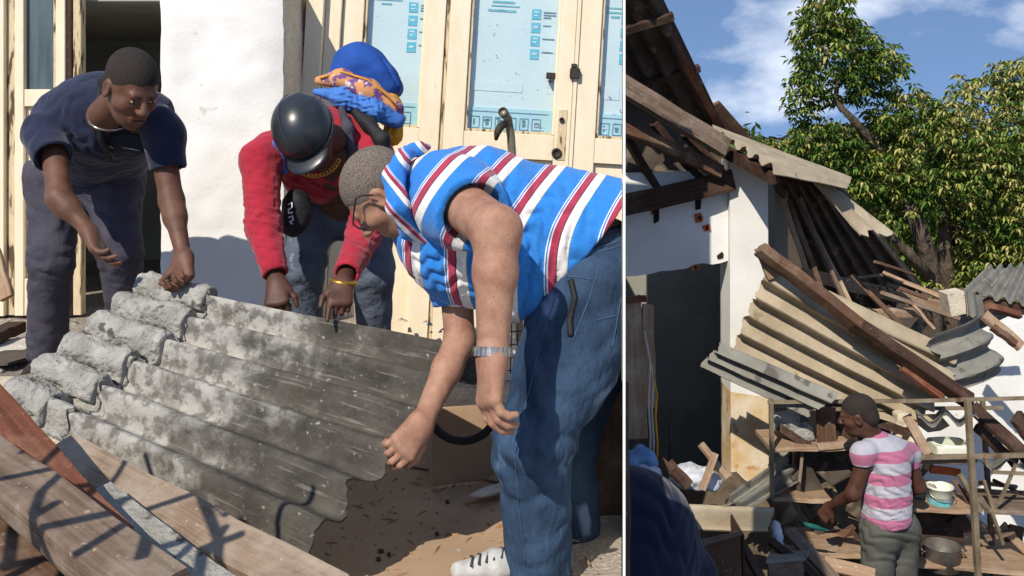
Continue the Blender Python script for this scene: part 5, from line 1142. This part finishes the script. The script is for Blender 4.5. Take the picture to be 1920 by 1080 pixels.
tl(corr('stacked_roof_sheet', P(1835, 872, FD+.05), P(1825, 862, BD), P(1960, 860, BD), P(1990, 870, FD+.05), 2.6, .035, M['fibre_grey'], None, nlen=3, seed=131), 'grey corrugated sheet lying on the middle rail at the right', 'roof sheet')
LB = ['tan', 'grey', 'brown', 'dark']; r2 = random.Random(44)
LO = [(1470, 905, 1512, 930, 'grey stick lying low at the left of the middle shelf'), (1505, 845, 1498, 905, 'stick hanging down behind the left rack post'), (1550, 1020, 1602, 985, 'brown stick pointing up from the lowest shelf'), (1640, 790, 1700, 812, 'tan stick behind the pink man\'s neck'), (1700, 780, 1742, 852, 'brown stick standing at the right of the pink man\'s shoulder'), (1712, 905, 1745, 868, 'short tan stick leaning over the bucket shelf'),
      (1790, 900, 1822, 950, 'grey stick leaning right of the bucket'), (1862, 900, 1915, 925, 'brown stick lying on the right rack bay'), (1880, 985, 1930, 1040, 'dark stick sloping in the lower right bay'), (1850, 1010, 1900, 995, 'tan stick at the bottom of the right bay'), (1590, 860, 1640, 838, 'grey stick behind the man\'s sleeve'), (1460, 800, 1520, 838, 'brown stick across the mortar chunks'), (1730, 1010, 1830, 1000, 'long brown stick above the pot'), (1820, 905, 1905, 912, 'tan stick lying between the right posts')]
for i, (x0, y0, x1, y1, lb) in enumerate(LO):
    d_ = 6.12 + .3*r2.random(); tl(plank('stick', P(x0, y0, d_), P(x1, y1, d_ - .08 + .16*r2.random()), r2.uniform(.02, .06), .02, M['wood_' + LB[i % 4]], up=(r2.uniform(-.3, .3), -1, r2.uniform(-.3, .5)), seed=300+i, seg=2, rough_end=.012), lb, 'stick', 'loose sticks on the rack')
SH = [(1478, 968, .09, 'fibre_grey', 'grey shard below the middle shelf near the left post'), (1540, 985, .10, 'fibre_dark', 'dark shard behind the pink man\'s hand'), (1605, 955, .12, 'fibre_dark', 'dark shard between the man\'s arm and hip'), (1745, 795, .09, 'fibre_pale', 'tan shard left of the white tub'), (1720, 975, .08, 'fibre', 'tan shard under the bucket shelf near the man\'s hip'), (1800, 985, .10, 'fibre_dark', 'dark shard right of the pot'), (1880, 835, .09, 'fibre_pale', 'pale shard hanging in the upper right bay'), (1900, 1000, .10, 'fibre_dark', 'dark shard in the lower right bay'), (1585, 1010, .09, 'wood_brown', 'brown shard above the lowest shelf')]
for i, (x, y, w, mm, lb) in enumerate(SH):
    c0 = P(x, y, 6.32 + .1*r2.random()); n = r2.randint(5, 7); pts = [c0 + Vector((math.cos(6.28*k/n)*w*r2.uniform(.6, 1.3), r2.uniform(-.05, .05), math.sin(6.28*k/n)*w*r2.uniform(.5, 1.1))) for k in range(n)]
    tl(slab('roof_shard', pts, .012, M[mm]), lb, 'shard')
# tub, bucket, pot
c = P(1780, 866, 6.2) + Vector((0, 0, .014)); tb = empty('plastic_tub', tuple(c), 'wide white plastic tub on the rack shelf', 'tub')
s = Sd(); s.rbox(c + Vector((0, 0, .06)), (.115, .10, .085), .03); s.plane(c + Vector((0, 0, .115)), (0, 0, 1)); s.plane(c, (0, 0, -1)); s.rbox(c + Vector((0, 0, .08)), (.103, .088, .075), .025, None, .002, 's'); sd_obj('tub_wall', s, .007, M['plastic_white'], tb)
tube('rim', [c + Vector((.118*math.cos(a)*(abs(math.cos(a))**-.3 if abs(math.cos(a)) > .3 else 1.2)*.88, .102*math.sin(a)*(abs(math.sin(a))**-.3 if abs(math.sin(a)) > .3 else 1.2)*.88, .115)) for a in [i*6.283/28 for i in range(28)]], .006, M['plastic_white'], tb, 6, True)
c = P(1762, 958, 6.15) + Vector((0, 0, .016)); bkt = empty('bucket', tuple(c), 'white paint bucket with printed label on the middle rack shelf', 'bucket')
lathe('pail', c, (0, 0, 1), [(0, 0), (.066, 0), (.070, .02), (.079, .135), (.085, .137), (.085, .148), (.080, .150), (.075, .148), (.066, .03), (0, .02)], M['plastic_white'], bkt, 28)
lathe('label_band', c, (0, 0, 1), [(.0712, .025), (.0755, .07)], M['ink_teal'], bkt, 28); lathe('label_band', c, (0, 0, 1), [(.0762, .078), (.0768, .086)], M['ink_dark'], bkt, 28)
tube('handle', [c + Vector((.086*math.cos(a), -.03 - .06*math.sin(a), .125 - .05*math.sin(a))) for a in [i*math.pi/12 for i in range(13)]], .0025, M['steel'], bkt, 5)
c = P(1766, 1072, 6.15) + Vector((0, 0, .02)); pt = empty('cooking_pot', tuple(c), 'dull aluminium pot on the lowest rack shelf', 'pot')
lathe('pot_wall', c, (0, 0, 1), [(0, 0), (.10, 0), (.112, .012), (.112, .15), (.118, .155), (.110, .155), (.105, .02), (0, .015)], M['alu'], pt, 28)
for q in (-1, 1): tube('handle', [c + Vector((q*.112, -.03, .12)), c + Vector((q*.145, -.025, .125)), c + Vector((q*.145, .025, .125)), c + Vector((q*.112, .03, .12))], .006, M['alu'], pt, 6)
tl(plank('timber_board', P(1735, 880, 6.3), P(1760, 830, 6.3), .05, .02, M['wood_tan'], up=(0, -1, 0), seed=140, seg=2), 'small tan board leaning above the bucket', 'board'); tl(plank('timber_board', P(1745, 880, 6.28), P(1800, 886, 6.28), .05, .02, M['brick_hole'], up=(0, -1, 0), seed=141, seg=2), 'reddish board behind the bucket rim', 'board')
tl(plank('timber_board', P(1640, 995, 6.3), P(1800, 985, 6.35), .22, .05, M['wood_dark'], up=(0, -1, .3), seed=142, seg=2), 'wide dark board under the bucket shelf', 'board'); tl(plank('timber_board', P(1500, 1055, 5.85), P(1600, 1120, 5.6), .10, .03, M['wood_grey'], up=(0, -.5, .9), seed=143), 'grey board sloping in front of the lowest shelf', 'board')

# ------------------------------------------------------------------ rubble in front of the shed
def heap(x, y):
    a = max(0, 1 - ((x-1.1)/1.05)**2 - ((y-6.25)/1.25)**2); b_ = max(0, 1 - ((x-2.4)/1.5)**2 - ((y-7.2)/1.0)**2); return -.02 + .62*a**.6 + .55*b_**.6 + .05*vnoise(x*6, y*6, 0, 8)*(1 if a+b_ > 0 else 0)
hp = grid_obj('rubble', [.02 + .06*i for i in range(72)], [4.9 + .06*i for i in range(56)], heap, M['earth']); tag(hp, 'heap of rubble and dust in front of the white shed', 'rubble', kind='stuff')
cut_plane(hp.data, KR + .001, False, False)
cp = empty('cabinet_panel', tuple(P(1200, 830, 5.95)), 'broken pale wooden panel standing at the left edge of the yard', 'panel')
plank('panel_board', P(1182, 560, 5.95), P(1196, 820, 5.98), .13, .025, M['wood_tan'], cp, up=(.2, -1, 0), seed=150, rough_end=.02); plank('panel_board', P(1214, 575, 5.97), P(1220, 760, 6.0), .075, .022, M['wood_tan'], cp, up=(.3, -1, 0), seed=151, rough_end=.03); plank('top_rail', P(1150, 566, 5.93), P(1212, 560, 5.93), .04, .03, M['wood_red'], cp, up=(0, -1, 0), seed=152); plank('panel_board', P(1150, 600, 6.0), P(1160, 830, 6.0), .13, .02, M['wood_brown'], cp, up=(0, -1, 0), seed=153)
for q, (x0, mm) in enumerate(((1216, 'paper'), (1222, 'paper'), (1229, 'bag_yellow'))): tl(tube('cable', [P(x0-8+q, 620+40*q, 5.9), P(x0+3, 680+30*q, 5.9), P(x0, 760+10*q, 5.88), P(x0+4, 820+8*q, 5.88), P(x0+2, 868, 5.9)], .007, M[mm], n=6), ['pale cable dangling nearest the wooden panel', 'pale cable dangling second from the wooden panel', 'yellow cable dangling beside the pale ones'][q], 'cable')
tl(tube('iron_rod', [P(1258, 768, 6.4), P(1256, 880, 6.3)], .010, M['iron'], n=6), 'thin dark rod standing in the shed opening', 'rod')
def cloth(c, rr, m, lb, sd): s = Sd(); s.ell(c, rr, None, .03); s.ell(c + Vector((rr[0]*.5, -.02, -rr[2]*.4)), (rr[0]*.6, rr[1]*.8, rr[2]*.7), None, .03); s.ell(c + Vector((-rr[0]*.5, -.03, -rr[2]*.3)), (rr[0]*.6, rr[1]*.8, rr[2]*.8), None, .03); s.disp(wrinkle(.022, 22, sd)); s.disp(wrinkle(.009, 55, sd+1)); tl(sd_obj('cloth_bundle', s, .009, M[m]), lb, 'cloth', 'cloth bundles on the rubble')
cloth(P(1300, 892, 6.0), (.15, .13, .06), 'cloth_white', 'white crumpled cloth bundle before the shed opening', 1); cloth(P(1202, 855, 5.8), (.09, .1, .05), 'cloth_blue', 'pale blue cloth on top of the heap at the left edge', 3); cloth(P(1195, 885, 5.75), (.14, .12, .07), 'cloth_white', 'grey-white cloth under the blue one at the left edge', 5)
ST = [((1314, 832, 5.95), (1362, 896, 5.9), .04, 'wood_tan', 'tan stick leaning right over the white cloth'), ((1342, 850, 5.85), (1316, 918, 5.8), .04, 'wood_tan', 'tan stick crossing in front of the other stick'), ((1218, 912, 5.7), (1254, 868, 5.75), .10, 'wood_dark', 'dark board end propped up beside the blue cloth'), ((1252, 868, 5.75), (1292, 912, 5.7), .07, 'wood_dark', 'dark board sloping right from the propped board end'),
      ((1480, 995, 5.7), (1575, 1100, 5.4), .08, 'wood_grey', 'grey board sloping to the bottom beside the rack post'), ((1445, 1015, 5.6), (1540, 1090, 5.35), .05, 'wood_dark', 'dark narrow board at the bottom below the rack'), ((1545, 1055, 5.6), (1640, 1080, 5.5), .08, 'wood_tan', 'tan board at the bottom beside the man\'s trousers'), ((1380, 1000, 5.5), (1430, 1090, 5.3), .05, 'wood_dark', 'dark board at the bottom right of the drawer')]
for i, (a, b, w, mm, lb) in enumerate(ST): tl(plank('timber_board', P(*a), P(*b), w, .03, M[mm], up=(.2, -.7, .6), seed=160+i, seg=3), lb, 'board')
tl(corr('roof_shard', P(1360, 935, 5.95), P(1480, 850, 6.3), P(1500, 905, 6.2), P(1400, 960, 5.85), 2, .03, M['fibre_grey'], None, seed=170, rag=.03), 'grey corrugated shard leaning towards the left rack post', 'shard')
tl(corr('ridge_cap', P(1180, 930, 5.6), P(1446, 945, 5.75), P(1446, 985, 5.6), P(1180, 978, 5.45), 1.0, .05, M['fibre'], None, seed=171, rag=.01, thick=.012, phase=math.pi, per=18), 'long tan half-round ridge piece lying across the heap', 'ridge piece')
dw = empty('drawer', tuple(P(1355, 1080, 5.3)), 'dark wooden drawer box at the bottom beside the navy shirt', 'drawer')
xz_prism('front', [(1308, 1022), (1388, 1002), (1392, 1110), (1312, 1120)], 5.3, 5.33, M['wood_brown'], dw); plank('top_edge', P(1306, 1020, 5.3), P(1390, 1000, 5.3), .03, .02, M['wood_grey'], dw, seed=180, seg=2); xz_prism('side', [(1392, 1004), (1396, 1004), (1398, 1110), (1394, 1110)], 5.3, 5.7, M['wood_dark'], dw)
gb = empty('storage_box', tuple(P(1470, 1080, 5.45)), 'grey wooden box with loose lid at the bottom of the heap', 'box'); xz_prism('front', [(1440, 1052), (1506, 1046), (1510, 1110), (1444, 1115)], 5.4, 5.43, M['wood_grey'], gb); slab('lid', [P(1436, 1050, 5.38), P(1510, 1043, 5.38), P(1524, 1020, 5.75), P(1450, 1024, 5.75)], .02, M['fibre_grey'], gb)
s = Sd(); s.cone(P(1455, 985, 5.7), P(1462, 1030, 5.65), .03, .035); s.disp(wrinkle(.01, 40, 9)); tl(sd_obj('rag', s, .007, M['cloth_white']), 'small white rag hanging at the left rack post foot', 'rag')
tl(lathe('hand_tool', P(1520, 986, 5.8), (1, .1, -.3), [(.004, -.06), (.014, -.055), (.016, .05), (.010, .06), (.006, .11), (.004, .12)], M['teal'], None, 10), 'teal handled tool beside the pink-shirt man\'s hand', 'tool')

# ------------------------------------------------------------------ man in pink stripes, and the navy back in front
D0 = 5.75; pr = empty('person', tuple(P(1665, 1262, D0)), 'man in pink and white striped shirt searching the rack', 'person')
hc = P(1610, 778, D0); nk = P(1640, 822, D0+.02); hf, hu = (-.86, .42, -.30), (-.25, .05, .96)
hs, HL, HR, hparts = add_head(pr, hc, hf, hu, nk, 'skin_deep', 'hair', 1.02)
shA, elA, wrA = P(1626, 846, D0-.08), P(1600, 925, D0-.06), P(1556, 950, D0+.16); shB, elB, wrB = P(1698, 846, D0+.08), P(1722, 912, D0+.16), P(1690, 935, D0+.36)
b = Sd(); lim(b, [shA, elA, wrA], [.05, .042, .027]); lim(b, [shB, elB, wrB], [.05, .042, .027]); b.cone(P(1664, 970, D0), P(1660, 885, D0), .10, .09, .05)
lg = [(P(1648, 1000, D0-.03), P(1642, 1135, D0-.02), P(1645, 1245, D0)), (P(1690, 1000, D0+.06), P(1690, 1135, D0+.06), P(1690, 1245, D0+.08))]
for q in lg: lim(b, q, [.07, .05, .035])
h1 = hand_sd(wrA, P(1538, 975, D0+.2)-wrA, (.3, .6, -.5), 1, (30, 40, 30), 1.05, .1, .3, elA); h2 = hand_sd(wrB, P(1670, 940, D0+.45)-wrB, (0, .3, -1), -1, (30, 40, 30), 1.0, .1, .3, elB)
sd_obj('body', b, .008, M['skin_deep'], pr, extra=((hs, .0042), (h1, .004), (h2, .004))); hparts()
sh = Sd(); sh.cone(P(1662, 965, D0), P(1660, 860, D0), .145, .14, .06); sh.cone(P(1634, 846, D0-.04), P(1692, 846, D0+.05), .066, .066, .06); sh.cone(P(1645, 830, D0), P(1650, 850, D0), .07, .09, .05); sh.disp(wrinkle(.006, 20, 61)); sh.disp(fold(P(1662, 900, D0-.1), (.5, 0, 1), .06, .009, .2, 30)); sh.disp(fold(P(1662, 960, D0-.1), (.2, 0, 1), .04, .008, .12, 31)); sh.disp(wrinkle(.0025, 60, 62)); sh.plane(P(1665, 978, D0), (.08, 0, -1)); sh.ell(nk + Vector((-.03, .01, .07)), (.055, .06, .055), None, .01, 's')
s1 = sleeve([shA, P(1616, 850, D0-.08), P(1618, 870, D0-.075)], [.060, .062, .060], .010, (.004, 30, 7)); s2 = sleeve([shB, P(1706, 850, D0+.1), P(1708, 872, D0+.12)], [.058, .060, .058], .010, (.004, 30, 8)); sh.add(s1, .02); sh.add(s2, .02)
sd_obj('polo_shirt', sh, .008, M['stripe_pink'], pr, attr=lambda V: -(V[:, 2]) + .06*V[:, 0] + 6.0)
tube('collar', [nk + Vector((.055*math.cos(a) + .01, .06*math.sin(a), .012 + .012*math.cos(a))) for a in [i*6.283/16 for i in range(16)]], .013, M['bag_print'] if False else mat('pink_collar', rgb('#b06a87'), rgb('#a05a78'), scale=9), pr, 8, True)
tr = Sd()
for q in lg: lim(tr, q, [.105, .085, .075], .04)
tr.cone(P(1656, 985, D0), P(1682, 985, D0+.04), .125, .125, .05); tr.disp(wrinkle(.005, 22, 63)); tr.disp(fold(P(1662, 1010, D0-.1), (.5, 0, 1), .07, .010, .2, 32)); tr.plane(P(1665, 962, D0), (0, 0, 1)); sd_obj('trousers', tr, .009, M['olive_trousers'], pr)
for q in (0, 1): shoe('shoe', lg[q][2] + Vector((.05, -.02, -.06)), lg[q][2] + Vector((-.2, .06, -.06)), M['shoe_dark'], pr)
# stooping man in navy, his back to us
D1 = 5.0; pr = empty('person', tuple(P(1215, 1400, D1)), 'stooping person in dark navy shirt seen from behind at the bottom left of the yard', 'person')
nk = P(1205, 1010, D1+.45); hs, HL, HR, hparts = add_head(pr, P(1210, 1040, D1+.62), (.1, .6, -.8), (.1, .8, .5), nk, 'skin_deep', 'hair', 1.0, eyes=False)
b = Sd(); b.cone(P(1200, 1140, D1), nk, .12, .10, .05)
lg = [(P(1195, 1180, D1), P(1190, 1300, D1+.1), P(1190, 1395, D1)), (P(1262, 1180, D1), P(1265, 1300, D1+.1), P(1262, 1395, D1))]
for q in lg: lim(b, q, [.07, .05, .035])
shB, elB, wrB = P(1300, 1080, D1+.35), P(1312, 1190, D1+.45), P(1300, 1260, D1+.55); lim(b, [nk, shB, elB, wrB], [.08, .05, .04, .027])
sd_obj('body', b, .009, M['skin_deep'], pr, extra=((hs, .005), (hand_sd(wrB, (0, .3, -1), (-1, 0, 0), -1, (30, 40, 30), 1.0, .1, .3, elB), .0045)), cut=(KR, False)); hparts()
sh = Sd(); sh.cone(P(1176, 1005, D1+.25), P(1182, 1130, D1), .37, .36, .1); sh.cone(P(1200, 1020, D1+.25), P(1272, 1090, D1+.25), .30, .20, .1); sh.cone(P(1272, 1090, D1+.25), P(1305, 1160, D1+.38), .20, .13, .08); sh.disp(wrinkle(.006, 9, 71)); sh.disp(fold(P(1240, 1000, D1), (.6, 0, 1), .11, .010, .3, 40)); sh.plane(P(1200, 1210, D1), (0, 0, -1)); sd_obj('shirt', sh, .011, M['navy_plain'], pr, cut=(KR, False))
tr = Sd()
for q in lg: lim(tr, q, [.12, .09, .08], .04)
tr.cone(lg[0][0], lg[1][0], .14, .14, .05); tr.plane(P(1200, 1160, D1), (0, 0, 1)); sd_obj('trousers', tr, .011, M['slate'], pr, cut=(KR, False))
